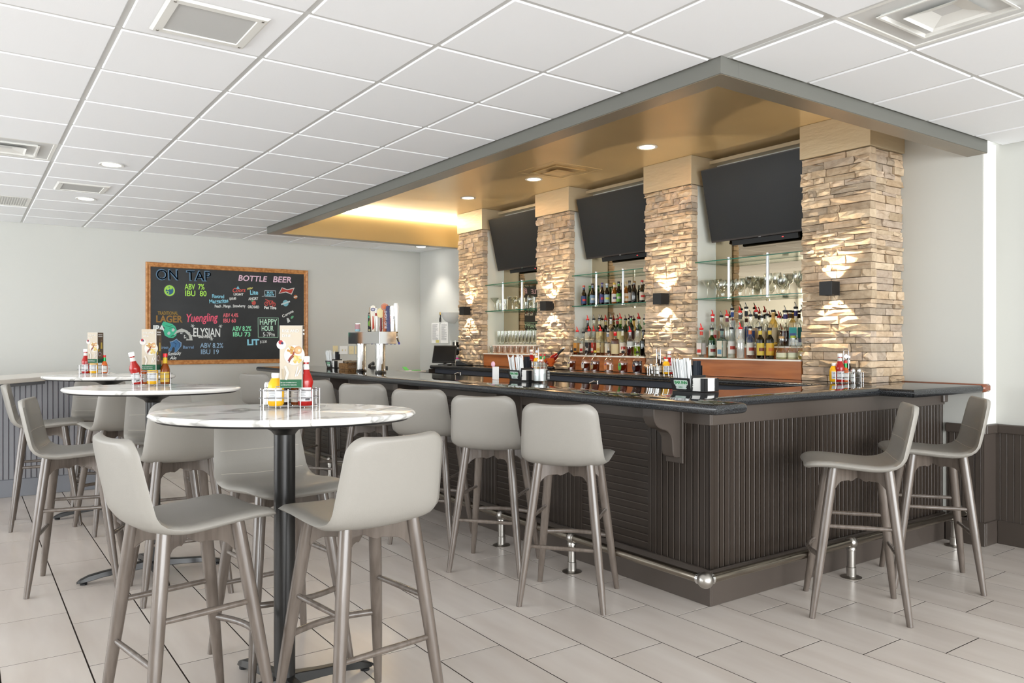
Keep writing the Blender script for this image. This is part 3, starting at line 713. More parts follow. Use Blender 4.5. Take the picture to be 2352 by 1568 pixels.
# ------------------------------------------------------------------ stools
def shell_mesh():
    P = [(.243, .738), (.236, .753), (.205, .763), (.13, .762), (.05, .755), (-.04, .747), (-.12, .745), (-.178, .757), (-.216, .792), (-.232, .845), (-.245, .90), (-.258, .96), (-.270, 1.015), (-.280, 1.06)]
    Wd = [.19, .21, .218, .221, .223, .224, .224, .222, .219, .215, .210, .205, .199, .190]
    # resample
    pts = []
    for i in range(len(P)-1):
        for t in (0, .25, .5, .75):
            a = Vector(P[i]); b = Vector(P[i+1]); pts.append((a.lerp(b, t), Wd[i]*(1-t)+Wd[i+1]*t))
    pts.append((Vector(P[-1]), Wd[-1])); n = len(pts)
    for _ in range(5): pts = [pts[0]]+[((pts[i-1][0]+pts[i][0]*2+pts[i+1][0])/4, pts[i][1]) for i in range(1, n-1)]+[pts[-1]]
    AL = [0]
    for i in range(1, n): AL.append(AL[-1]+(pts[i][0]-pts[i-1][0]).length)
    TT = AL[-1]; S = [0, .002, .005, .009, .014, .02, .027, .036, .046, .058]; S = S+[.058+(TT-.116)*k/21 for k in range(1, 21)]+[TT-q for q in S[::-1]]
    def samp(s):
        for i in range(1, n):
            if AL[i] >= s-1e-9:
                f = (s-AL[i-1])/(AL[i]-AL[i-1]); return (pts[i-1][0].lerp(pts[i][0], f), pts[i-1][1]*(1-f)+pts[i][1]*f)
    pts = [samp(min(s, TT)) for s in S]; n = len(pts)
    L = [0]
    for i in range(1, n): L.append(L[-1]+(pts[i][0]-pts[i-1][0]).length)
    T = L[-1]; M = 14; th = .034; front = []; back = []
    rc = .055
    for i in range(n):
        p, w = pts[i]; t = (pts[min(i+1, n-1)][0]-pts[max(i-1, 0)][0]).normalized(); nm = Vector((-t.y, t.x))
        # nm on the sitter's side (up for the seat, forward for the back)
        if nm.dot(Vector((.5, .8))) < 0: nm = -nm
        d = min(L[i], T-L[i]); cut = 0
        if d < rc: cut = rc-math.sqrt(max(rc*rc-(rc-d)**2, 0))
        w = w-cut
        te = th*min(1, math.sqrt(max(0, 1-(1-min(d/.014, 1))**2))+.12)
        bk = max(0, min(1, (L[i]/T-.45)/.25))
        fr_, br_ = [], []
        for k in range(M+1):
            u = -1+2*k/M; u = math.copysign(abs(u)**.85, u)
            tt = te*math.sqrt(max(0, 1-abs(u)**8))/2+.0006
            dish = (.012+.016*bk)*u*u - .004*(1-bk)
            c = p+nm*dish
            fr_.append((u*w, (c+nm*tt).x, (c+nm*tt).y)); br_.append((u*w, (c-nm*tt).x, (c-nm*tt).y))
        front.append(fr_); back.append(br_)
    vs = [q for r in front for q in r]+[q for r in back for q in r]; K = M+1; o = n*K; fs = []
    for i in range(n-1):
        for k in range(M):
            a = i*K+k; fs.append((a, a+1, a+K+1, a+K)); fs.append((o+a, o+a+K, o+a+K+1, o+a+1))
        for k in (0, M): a = i*K+k; fs.append((a, a+K, o+a+K, o+a))
    for i in (0, n-1):
        for k in range(M): a = i*K+k; fs.append((a, o+a, o+a+1, a+1))
    return MB().add(vs, fs).mesh('seat_shell', M_leather, smooth=70), front
SHELL, SF = shell_mesh()
def leg_pts(sx, sy): return Vector((sx*.138, sy*.128-.012, .745)), Vector((sx*.222, sy*.222, 0))
def leg_at(sx, sy, z): a, b = leg_pts(sx, sy); return b.lerp(a, z/.745)
def stool_meshes():
    out = []
    for sx in (-1, 1):
        for sy in (-1, 1):
            a, b = leg_pts(sx, sy); k = 9; pts = [b.lerp(a, i/k) for i in range(k+1)]; rad = [.0145, .0172, .0195, .0212, .0225, .0236, .0243, .0246, .0246, .024]
            mb = MB().tube(pts, rad, 14); out.append(('leg', mb.mesh('leg', M_leg, smooth=50)))
            out.append(('foot_glide', MB().lathe([(.0, 0), (.0115, 0), (.0115, .006)], (b.x, b.y, -.0015), 12).mesh('foot_glide', M_blackmat)))
    # crossing scalloped aprons under the seat
    for q in (1, -1):
        prof = []; Lh = .184; N = 24
        zt = .738
        for i in range(N+1):
            s = -Lh+2*Lh*i/N; f = abs(s)/Lh
            z = .672+.008*math.cos(min(f/.35, 1)*PI)*(f < .35)-.008*(f < .35)*0
            if f > .72: z -= .034*((f-.72)/.28)**1.6
            prof.append((s, z))
        poly = [(-Lh, zt)]+prof+[(Lh, zt)]; dx = Vector((.73*q, .68, 0)).normalized(); nn = Vector((-dx.y, dx.x, 0))*.011
        c0 = Vector((0, -.012, 0))
        out.append(('apron', MB().prism(poly, lambda a, b: c0+dx*a-nn+Vector((0, 0, b+q*.0006)), lambda a, b: c0+dx*a+nn+Vector((0, 0, b+q*.0006))).mesh('apron', M_leg, bevel=.002)))
    for sx in (-1, 1): out.append(('stretcher', MB().tube([leg_at(sx, -1, .455), leg_at(sx, 0, .455)*1+Vector((0, 0, 0)) if False else (leg_at(sx, -1, .455)+leg_at(sx, 1, .455))/2, leg_at(sx, 1, .455)], [.0095, .0115, .0095], 10).mesh('stretcher', M_leg, smooth=50)))
    a, b = leg_at(-1, -1, .31), leg_at(1, -1, .31); out.append(('stretcher', MB().tube([a, (a+b)/2, b], [.0095, .0115, .0095], 10).mesh('stretcher', M_leg, smooth=50)))
    a, b = leg_at(-1, 1, .305), leg_at(1, 1, .305); pts = [a.lerp(b, i/12)+Vector((0, .045*math.sin(PI*i/12), 0)) for i in range(13)]
    out.append(('foot_rest', MB().tube(pts, .0125, 12).mesh('foot_rest', M_leg, smooth=50)))
    # stitched seams across the inner back, piping line round the edge
    mb = MB()
    for i in (22, 26): mb.tube([Vector(q)+Vector((0, .0007, .0003)) for q in SF[i][1:-1]], .0011, 6)
    out.append(('seam', mb.mesh('seam', M_stitch, smooth=50)))
    return out
SM = stool_meshes()
def stool(x, y, deg, label, group):
    t = thing('counter_stool', label, 'stool', (x, y, 0), math.radians(deg-90), group)
    link('seat_shell', SHELL, t)
    for nm, me in SM: link(nm, me, t)
    return t
GB, GT = 'counter stools along the bar', 'counter stools round the marble tables'
stool(2.69, 3.275, 38.5, 'stool at the long bar side nearest the bar corner, back to the camera', GB)
stool(2.70, 4.01, 38.5, 'second stool from the corner along the long bar side', GB)
stool(2.70, 4.80, 38.5, 'third stool from the corner along the long bar side', GB)
stool(2.68, 5.66, 38.5, 'fourth stool from the corner along the long bar side', GB)
stool(2.60, 6.50, 38.5, 'fifth stool from the corner, seen just right of the condiments on the nearest table', GB)
stool(2.62, 8.05, 30, 'farthest stool at the long bar side, seen left of the nearest table condiments', GB)
stool(3.79, 2.29, 128, 'stool at the short bar side, nearer to the bar corner', 'stools at the short bar side')
stool(4.587, 2.305, 128, 'stool at the short bar side, nearer to the right wall', 'stools at the short bar side')
stool(.667, 2.965, 10, 'large foreground stool at the left, facing the nearest table', GT)
stool(1.19, 2.66, 97, 'foreground stool with its back to the camera in front of the nearest table', GT)
stool(1.147, 3.40, -84, 'stool behind the nearest table, facing the camera', GT)
stool(.995, 4.63, 89, 'stool with its back to the camera in front of the middle table', GT)
stool(.553, 5.10, -14, 'side-on stool at the left of the middle table', GT)
stool(1.08, 5.5, -95, 'stool behind the middle table, facing the camera', GT)
stool(.53, 6.93, -5, 'side-on stool at the left edge of the photo by the farthest table', GT)
stool(.948, 6.475, 100, 'stool with its back to the camera in front of the farthest table', GT)
stool(.97, 7.42, -95, 'stool behind the farthest table, facing the camera', GT)

# ------------------------------------------------------------------ high round tables
TZ = 1.112
def table(x, y, deg, label):
    t = thing('high_table', label, 'table', (x, y, 0), math.radians(deg), 'oval marble high tables')
    R = .508
    def oval(mb):
        k = math.radians(-35.2-deg); c, s_ = math.cos(k), math.sin(k); out = []
        for p in mb.v:
            a, b = p[0]*c+p[1]*s_, -p[0]*s_+p[1]*c; b *= .74
            out.append((a*c-b*s_, a*s_+b*c, p[2]))
        mb.v = out; return mb
    oval(MB().lathe([(0, TZ-.024), (R-.014, TZ-.024), (R-.004, TZ-.018), (R, TZ-.011), (R-.003, TZ-.004), (R-.009, TZ), (0, TZ)], n=96)).build('tabletop', M_marble, t, smooth=35)
    oval(MB().lathe([(0, TZ-.032), (R-.03, TZ-.032), (R-.02, TZ-.0242), (0, TZ-.0242)], n=72)).build('underside', M_under, t)
    MB().lathe([(.0405, .03), (.0405, TZ-.09), (.052, TZ-.075), (.10, TZ-.052), (.17, TZ-.040), (.19, TZ-.0325), (0, TZ-.0325)], n=32).build('column', M_blackmetal, t, smooth=35)
    for q in range(4):
        R4 = Matrix.Rotation(q*PI/2, 4, 'Z'); sec = []
        for s, w, z0, z1 in ((.0, .034, .035, .09), (.06, .03, .045, .085), (.15, .026, .04, .072), (.27, .024, .03, .06), (.34, .026, .018, .048), (.385, .022, .012, .03), (.40, .01, .012, .018)):
            sec.append([Vector((s, -w, z0)), Vector((s, w, z0)), Vector((s, w*.7, z1)), Vector((s, -w*.7, z1))])
        vs = [R4 @ p for r in sec for p in r]; fs = [(0, 1, 2, 3)]
        for i in range(len(sec)-1):
            for k in range(4): a = i*4; fs.append((a+k, a+(k+1) % 4, a+4+(k+1) % 4, a+4+k))
        n = (len(sec)-1)*4; fs.append((n, n+3, n+2, n+1))
        MB().add(vs, fs).build('base_leg', M_blackmetal, t, smooth=30, bevel=.004)
        p = R4 @ Vector((.365, 0, 0)); MB().lathe([(0, 0), (.019, 0), (.019, .01), (.008, .02)], p, 14).build('levelling_foot', M_blackmat, t)
    return t
table(1.028, 2.995, 8, 'nearest oval marble high table on a black column')
table(.932, 5.035, 0, 'middle oval marble high table of the row')
table(.973, 7.0, 0, 'farthest oval marble high table by the grey half wall')
# ------------------------------------------------------------------ chalkboard
bt = thing('chalkboard', 'large black chalkboard in an oak frame listing beers on the far wall', 'chalkboard', (2.869, FY-.002, 1.73))
BXc, BZc = 2.869, 1.73
def V2(zx_, zy_):           # a point of the board face, measured on the photo, in the board's own coordinates
    u, v = 300+zx_/4.9, 560+zy_/4.9
    r = (u-1176)/FPX; c, s = math.cos(YAW), math.sin(YAW); t = 10.39/(-r*s+c)
    return t*(r*c+s)-BXc, CAMZ+t*(785.2-v)/FPX-BZc
HW, HH = 1.025, .632
MB().box(-HW+.04, HW-.04, -.018, 0, -HH+.04, HH-.04).build('board_panel', M_chalk, bt)
for (a, b, horiz) in ((-HH, 1, 1), (HH, -1, 1), (-HW, 1, 0), (HW, -1, 0)):
    prof = [(0, 0), (0, -.03), (.012, -.036), (.03, -.03), (.036, -.024), (.05, -.028), (.056, -.018), (.056, 0)]
    L = HW if horiz else HH
    if horiz:
        f0 = lambda p, q: (-L+p, q, a+b*p); f1 = lambda p, q: (L-p, q, a+b*p)
    else:
        f0 = lambda p, q: (a+b*p, q, -L+p); f1 = lambda p, q: (a+b*p, q, L-p)
    MB().prism(prof, f0, f1).build('frame_rail', M_oak, bt)
BO = Vector((0, -.0185, 0)); RT, UP = (1, 0, 0), (0, 0, 1)
def chalk(s, x0, y0, x1, y1, h, col, off=.0012, shear=0, sp=1, fit=True):
    """text with baseline from (x0,y0) to (x1,y1), cap height h px, squeezed to that length"""
    a, b = Vector(V2(x0, y0)), Vector(V2(x1, y1)); hh = abs(V2(x0, y0)[1]-V2(x0, y0-h)[1])
    size = hh/.70; d = b-a; m = mat('chalk_%02x%02x%02x' % col, srgb(*col), .8)
    o = text(s, (0, 0, 0), RT, UP, size, m, None, 'chalk_lettering', off, shear, space=sp)
    wd = max(v.co.x for v in o.data.vertices)-min(v.co.x for v in o.data.vertices)
    k = d.length/wd if fit else 1; ang = math.atan2(d.y, d.x)
    o.data.transform(Matrix.Diagonal((k, 1, 1, 1))); o.parent = bt
    o.matrix_local = Matrix.Translation((a.x, BO.y-.0006, a.y)) @ Matrix.Rotation(-ang, 4, 'Y')
GRN, LIME, WHT, PNK, TEAL, CYA, RED, NAVY, MINT = (150, 225, 170), (176, 232, 92), (225, 228, 225), (226, 130, 150), (60, 196, 150), (140, 205, 225), (214, 92, 84), (66, 92, 112), (140, 230, 180)
chalk('ON', 285, 400, 535, 405, 118, (92, 122, 148), .006); chalk('TAP', 630, 410, 910, 418, 112, (92, 122, 148), .006)
chalk('ON', 290, 398, 530, 403, 112, (26, 30, 36), -.001); chalk('TAP', 636, 408, 905, 415, 106, (26, 30, 36), -.001)
chalk('BOTTLE', 1210, 412, 1535, 425, 62, (226, 190, 206), .002, .15); chalk('BEER', 1600, 428, 1808, 436, 66, (226, 190, 206), .002, .15)
chalk('ABV  7%', 612, 512, 835, 512, 62, LIME); chalk('IBU  80', 612, 585, 852, 588, 62, LIME)
chalk('Flavored', 917, 606, 1052, 610, 40, CYA); chalk('Margaritas', 887, 668, 1100, 655, 42, CYA); chalk('$10.00', 1115, 630, 1190, 625, 26, WHT)
chalk('Peach . Mango . Strawberry', 948, 715, 1292, 712, 32, WHT, .0008)
chalk('Coors', 1145, 545, 1290, 540, 48, RED, .001, .3); chalk('LIGHT', 1160, 578, 1272, 580, 26, WHT)
chalk('Lite', 1345, 570, 1435, 568, 48, CYA, .002); chalk('Miller', 1315, 520, 1382, 500, 22, (222, 214, 120), .0008, .3)
chalk('BUD', 1535, 555, 1605, 556, 20, CYA); chalk('LIGHT', 1520, 584, 1618, 585, 22, CYA)
chalk('ANGRY', 1330, 632, 1440, 628, 30, WHT); chalk('ORCHARD', 1322, 722, 1448, 724, 30, WHT)
chalk('Fat Tire', 1505, 730, 1640, 735, 32, WHT, .002); chalk('Corona', 1715, 830, 1838, 765, 30, WHT, .001)
chalk('TRADITIONAL', 308, 796, 535, 796, 38, (150, 120, 50)); chalk('LAGER', 285, 880, 582, 882, 76, (150, 112, 56), .003)
chalk('Yuengling', 620, 880, 975, 866, 92, (226, 92, 116), .002, .25)
chalk('ABV 4.4%', 1043, 824, 1215, 822, 44, (226, 110, 120)); chalk('IBU 60', 1043, 884, 1185, 884, 44, (226, 110, 120))
chalk('IPA', 252, 976, 385, 980, 62, WHT, .004); chalk('ELYSIAN', 702, 1040, 1004, 1045, 96, WHT, .002); chalk('BREWING', 765, 1056, 915, 1060, 24, WHT)
chalk('SPACE', 560, 1010, 670, 1022, 26, WHT); chalk('DUST', 600, 1060, 700, 1062, 34, WHT); chalk('ABV 8.2%', 1148, 980, 1362, 978, 54, MINT); chalk('IBU 73', 1150, 1040, 1345, 1040, 48, MINT)
chalk('HAPPY', 1452, 908, 1648, 908, 64, (200, 240, 215), .001); chalk('HOUR', 1475, 978, 1608, 978, 58, (200, 240, 215)); chalk('5-7Pm', 1490, 1040, 1622, 1040, 46, WHT, .0005)
chalk('LIT', 1312, 1138, 1448, 1134, 62, CYA, .004); chalk('$12.00', 1460, 1118, 1535, 1112, 30, WHT, .0006)
chalk('Green', 330, 1180, 425, 1180, 34, (120, 150, 180), .0006); chalk('Barrel', 588, 1178, 708, 1178, 34, (120, 150, 180), .0006)
chalk('ABV 8.2%', 785, 1168, 1045, 1168, 54, (150, 180, 205), .0005); chalk('IBU 19', 788, 1240, 990, 1240, 54, (150, 180, 205), .0005)
chalk('Kentucky', 422, 1255, 570, 1245, 38, WHT, .0008, .25); chalk('Ale', 442, 1300, 520, 1298, 36, WHT, .0008, .3)
sh = Sheet(BO, RT, UP, .0003)
P = lambda *l: [V2(*p) for p in l]
kx = abs(V2(100, 0)[0]-V2(0, 0)[0])/100; kz = abs(V2(0, 100)[1]-V2(0, 0)[1])/100
cx, cy = V2(440, 525)
sh.disc(cx, cy, 78*kx, (58, 62, 64), 78*kz).disc(cx, cy, 64*kx, LIME, 64*kz).disc(cx, cy, 46*kx, (48, 104, 140), 46*kz)
for a, b, r in ((-20, 22, 18), (14, 30, 16), (-24, -24, 20)): sh.disc(cx+a*kx, cy+b*kz, r*kx, LIME, r*kz)
sh.disc(cx-24*kx, cy-24*kz, 10*kx, (48, 104, 140), 10*kz)
sh.poly(P((1510, 522), (1637, 524), (1636, 597), (1508, 590)), (190, 205, 210)).poly(P((1516, 528), (1631, 530), (1630, 590), (1514, 585)), (34, 36, 37))
sh.poly(P((1668, 560), (1705, 488), (1765, 510), (1848, 492), (1815, 570), (1750, 545)), (226, 226, 222)).poly(P((1680, 552), (1708, 497), (1765, 520), (1838, 502), (1810, 560), (1752, 536)), (190, 62, 54))
sh.poly(P((1190, 505), (1210, 472), (1230, 506)), CYA)
c = V2(1388, 662); sh.disc(c[0], c[1], 28*kx, (206, 92, 80), 28*kz); c = V2(1372, 642); sh.disc(c[0], c[1], 18*kx, (96, 180, 130), 8*kz)
for q in ((1530, 672), (1612, 680)):
    c = V2(*q); sh.stroke([(c[0]+22*kx*math.cos(t), c[1]+22*kz*math.sin(t)) for t in [PI*k/8 for k in range(16)]], .01, (214, 92, 84), True)
sh.stroke(P((1530, 672), (1560, 640), (1600, 642), (1612, 680)), .01, (214, 92, 84)).stroke(P((1535, 630), (1560, 640), (1570, 690), (1600, 642)), .01, (214, 92, 84)).stroke(P((1520, 622), (1545, 640)), .009, (214, 92, 84))
c = V2(1747, 666); sh.disc(c[0], c[1], 40*kx, (132, 196, 210), 40*kz); sh.stroke(P((1702, 680), (1790, 648)), .02, (214, 226, 226))
c = V2(1858, 595); sh.disc(c[0], c[1], 26*kx, (196, 112, 60), 26*kz); sh.stroke(P((1842, 600), (1874, 592)), .018, (232, 222, 205))
c = V2(1820, 825); sh.disc(c[0], c[1], 26*kx, (110, 190, 140), 14*kz, .8); sh.poly(P((1758, 835), (1778, 835), (1800, 870), (1770, 890)), WHT)
box = P((1436, 830), (1664, 832), (1662, 1052), (1438, 1050)); sh.stroke(box, .006, (180, 230, 200), True)
# hop cone head
head = P((350, 905), (372, 872), (420, 885), (470, 900), (505, 930), (525, 980), (515, 1030), (480, 1058), (430, 1055), (385, 1030), (372, 980), (385, 945))
sh.poly(head, (74, 200, 156))
for q in ((480, 968), (432, 1005)): c = V2(*q); sh.disc(c[0], c[1], 17*kx, (206, 216, 216), 20*kz, -.4)
sh.stroke(P((395, 920), (440, 930), (470, 915)), .006, (30, 120, 90)).stroke(P((440, 950), (465, 940), (500, 950)), .006, (30, 120, 90)).stroke(P((455, 1040), (490, 1030)), .008, (20, 60, 50))
sh.poly(P((480, 1030), (520, 975), (575, 950), (640, 975), (690, 1030), (700, 1085), (625, 1085), (640, 1040), (585, 985), (530, 1000)), (206, 208, 202))
sh.poly(P((565, 1000), (610, 990), (655, 1030), (665, 1075), (640, 1070), (610, 1020)), (60, 64, 64))
for q in ((1014, 925), (912, 1068), (700, 922)):
    for ang in (0, 60, 120): a = math.radians(ang+15); c = V2(*q); sh.stroke([(c[0]-.022*math.cos(a), c[1]-.022*math.sin(a)), (c[0]+.022*math.cos(a), c[1]+.022*math.sin(a))], .006, WHT)
horse = P((440, 1100), (470, 1095), (520, 1065), (530, 1080), (575, 1110), (572, 1150), (540, 1190), (515, 1222), (495, 1222), (500, 1180), (490, 1155), (470, 1170), (460, 1205), (430, 1212), (428, 1190), (455, 1150), (452, 1125))
sh.poly(horse, (150, 178, 204)); cc = Vector((sum(p[0] for p in horse)/len(horse), sum(p[1] for p in horse)/len(horse)))
sh.poly([tuple(cc+(Vector(p)-cc)*.9) for p in horse], (70, 122, 170)); sh.stroke(P((520, 1085), (555, 1120), (545, 1165)), .006, (40, 70, 110)).stroke(P((480, 1105), (515, 1125), (505, 1160)), .006, (40, 70, 110))
sh.stroke(P((935, 668), (1078, 662)), .004, CYA); sh.stroke(P((1480, 590), (1500, 588)), .004, WHT)
sh.build(bt, 'chalk_drawing')
lt = thing('dimmer', None, None) if False else None

# ------------------------------------------------------------------ bottles
LIQ = {}
def glass(col, name): return MATS.get(name) or thin_glass(name, col, .55, .06)
GL = {'clear': G_clear, 'green': glass((.12, .42, .10), 'green_glass'), 'brown': glass((.16, .06, .02), 'brown_glass'), 'blue': glass((.45, .80, .86), 'blue_glass'), 'dark': glass((.05, .03, .02), 'dark_glass'), 'olive': glass((.42, .55, .25), 'olive_glass'), 'gold': glass((.85, .7, .35), 'gold_glass')}
def liq(col):
    n = 'liquid_%02x%02x%02x' % col; m = MATS.get(n)
    return m or mat(n, srgb(*col), .08, trans=.55, ior=1.33, spec=.6)
def lbl(col): return mat('label_%02x%02x%02x' % col, srgb(*[c*.86 for c in col]), .5)
NAMES = {}
PROTO = {}
def cyl_label(t, r, z0, z1, col, name='label', n=12, span=1.35, face=None):
    a = math.atan2(-1, -.55) if face is None else face
    MB().lathe([(r, z0), (r, z1)], n=n, a0=a-span, a1=a+span).build(name, lbl(col), t)
def bottle(x, y, z, label, group, h=.24, r=.036, neck=.013, sh=.62, glass='clear', fill=None, level=.55, lab=(238, 236, 228), lab2=None, cap='black', cat='bottle', lz=(.12, .52), square=False, capcol=(30, 30, 30), necklab=None, nb=None, lean=None):
    t = thing('liquor_bottle' if cat == 'bottle' else cat, label, 'bottle', (x, y, z), group=group, rot=lean)
    s0, s1 = h*sh, h*(sh+.14); n = 4 if square else 18; k = 1.30 if square else 1
    prof = [(0, 0), (r*.9*k, 0), (r*k, .006), (r*k, s0), (r*.93*k, s0+.25*(s1-s0)), (r*.6, s0+.72*(s1-s0)), (neck*1.15, s1), (neck, s1+.01), (neck, h-.012), (neck*1.25, h-.010), (neck*1.25, h-.002), (neck, h)]
    if nb == 'round': prof = [(0, 0), (r*.8, 0), (r*.95, .01), (r, h*.18), (r*.96, h*.36), (r*.7, h*.5), (neck*1.4, h*.6), (neck, h*.66), (neck, h-.012), (neck*1.25, h-.01), (neck, h)]
    if nb == 'beer': prof = [(0, 0), (r*.92, 0), (r, .006), (r, h*.52), (r*.9, h*.58), (neck*1.3, h*.72), (neck, h*.86), (neck*1.15, h*.95), (neck*1.15, h)]
    mb = MB(); mb.lathe(prof, n=n, a0=PI/4 if square else 0, a1=(PI/4 if square else 0)+2*PI)
    mb.build('glass_body', GL[glass], t, smooth=50 if not square else 30)
    if fill:
        f = [(0, .004), (r*.84*k, .004), (r*.92*k, .01)]; top = h*level
        for (pr, pz) in prof[3:]:
            if pz < top: f.append((pr*.93, pz))
            else: f.append((f[-1][0]*.98, top)); break
        f.append((0, top))
        MB().lathe(f, n=n, a0=PI/4 if square else 0, a1=(PI/4 if square else 0)+2*PI).build('liquid', liq(fill), t, smooth=50 if not square else 30)
    if lab:
        z0, z1 = h*lz[0], h*lz[1]
        if square:
            w = r*.80; d = r*k*.7071+.0006
            for nm, fx in (('label', lambda a, b: (-d, a, b)),): MB().add([fx(-w, z0), fx(w, z0), fx(w, z1), fx(-w, z1)], [(0, 1, 2, 3)]).build(nm, lbl(lab), t)
            MB().add([(-w, -d, z0), (w, -d, z0), (w, -d, z1), (-w, -d, z1)], [(0, 1, 2, 3)]).build('side_label', lbl(tuple(int(c*.9) for c in lab)), t)
            if lab2: MB().add([(-d-.0004, -w*.8, z0+(z1-z0)*.15), (-d-.0004, w*.8, z0+(z1-z0)*.15), (-d-.0004, w*.8, z0+(z1-z0)*.45), (-d-.0004, -w*.8, z0+(z1-z0)*.45)], [(0, 1, 2, 3)]).build('label_band', lbl(lab2), t)
        else:
            rr = r*(1.012 if nb != 'round' else 1.02)
            cyl_label(t, rr, z0, z1, lab)
            if lab2: cyl_label(t, rr+.0005, z0+(z1-z0)*.35, z0+(z1-z0)*.62, lab2, 'label_band', span=.7)
    if necklab: MB().lathe([(neck*1.08, h*.80), (neck*1.08, h*.93)], n=14).build('neck_label', lbl(necklab), t, smooth=50)
    if cap in ('red', 'black', 'chrome'):
        m = {'red': mat('red_plastic', srgb(214, 36, 34), .3), 'black': M_blackmat, 'chrome': M_chrome}[cap]
        p = MB(); p.lathe([(neck*1.1, h-.004), (neck*1.35, h), (neck*1.35, h+.012), (neck*.8, h+.016)], n=14)
        p.build('pour_collar', M_blackmat if cap != 'red' else m, t, smooth=40)
        MB().tube([(0, 0, h+.012), (0, .002, h+.03), (0, .012, h+.052)], [.006, .005, .0035], 8).build('pour_spout', M_chrome if cap != 'red' else m, t, smooth=40)
    elif cap == 'wax':
        MB().lathe([(neck*1.12, h*.84), (neck*1.2, h*.85), (neck*1.25, h+.002), (0, h+.002)], n=14).build('wax_seal', mat('red_wax', srgb(204, 24, 26), .25), t, smooth=40)
    elif cap == 'cap':
        MB().lathe([(neck*1.2, h-.012), (neck*1.3, h-.012), (neck*1.3, h+.006), (0, h+.006)], n=14).build('cap', lbl(capcol), t, smooth=40)
    return t
ORD = ['first', 'second', 'third', 'fourth', 'fifth', 'sixth', 'seventh', 'eighth', 'ninth', 'tenth', 'eleventh', 'twelfth', 'thirteenth', 'fourteenth', 'fifteenth', 'sixteenth', 'seventeenth', 'eighteenth']
def row(X, z, items, where, group, base=None):
    for i, (u, desc, kw) in enumerate(items):
        d = dict(base or {}); d.update(kw)
        XX = X+(.036 if i % 2 else -.036)*(1 if z == Z2 else .4)
        bottle(XX, yx(u, XX), z, f'{desc}, {ORD[i]} from left, {where}', group, **d)
Z1, Z2, CT = 1.2435, 1.3455, 1.0905
R1 = dict(h=.245, r=.033)
row(5.268, Z1, [
 (1611, 'square clear gin bottle with white and red label', dict(square=True, lab=(240, 232, 224), lab2=(214, 60, 44), cap='red', necklab=(214, 70, 50))),
 (1635, 'green gin bottle with pale label', dict(glass='green', fill=(30, 120, 24), level=.6, lab=(214, 222, 208), lab2=(150, 40, 36), lz=(.08, .46), necklab=(216, 222, 206))),
 (1658, 'pale blue gin bottle with cream label', dict(square=True, glass='blue', lab=(226, 220, 200), lab2=(110, 160, 190), lz=(.06, .62), h=.235)),
 (1680, 'clear rum bottle with white label and dark emblem', dict(fill=(226, 230, 220), level=.4, lab=(232, 230, 224), lab2=(190, 60, 40), lz=(.16, .58))),
 (1701, 'opaque white coconut rum bottle', dict(glass='clear', fill=(232, 230, 226), level=.97, lab=None, cap='red', lab2=None)),
 (1723, 'spiced rum bottle with white label and orange neck', dict(fill=(96, 30, 12), level=.3, lab=(236, 230, 216), lab2=(186, 60, 40), necklab=(222, 130, 70), h=.25)),
 (1746, 'brown bottle with yellow and green label', dict(glass='brown', fill=(50, 22, 8), level=.8, lab=(216, 186, 60), lab2=(120, 50, 30), necklab=(226, 198, 50))),
 (1768, 'dark bottle with yellow arched label', dict(glass='dark', fill=(30, 14, 6), level=.85, lab=(226, 178, 46), lab2=(216, 120, 40), necklab=(230, 190, 40), cap='cap', capcol=(20, 20, 20))),
 (1795, 'squat round clear tequila bottle', dict(nb='round', h=.175, r=.046, neck=.016, lab=(226, 224, 190), fill=(206, 206, 150), level=.3, cap='cap', capcol=(216, 170, 110), lz=(.1, .3))),
 (1822, 'squat clear tequila bottle with green collar', dict(nb='round', h=.18, r=.046, neck=.016, lab=(222, 226, 196), fill=(206, 210, 170), level=.3, cap='cap', capcol=(190, 214, 70), lz=(.1, .3))),
 (1846, 'squat amber tequila bottle partly behind the stone', dict(nb='round', h=.175, r=.046, neck=.016, fill=(190, 170, 80), level=.4, lab=None, cap='cap', capcol=(200, 160, 100)))],
 'lower step, right bay', 'liquor bottles on the lower step of the right bay', R1)
R2 = dict(h=.265, r=.036)
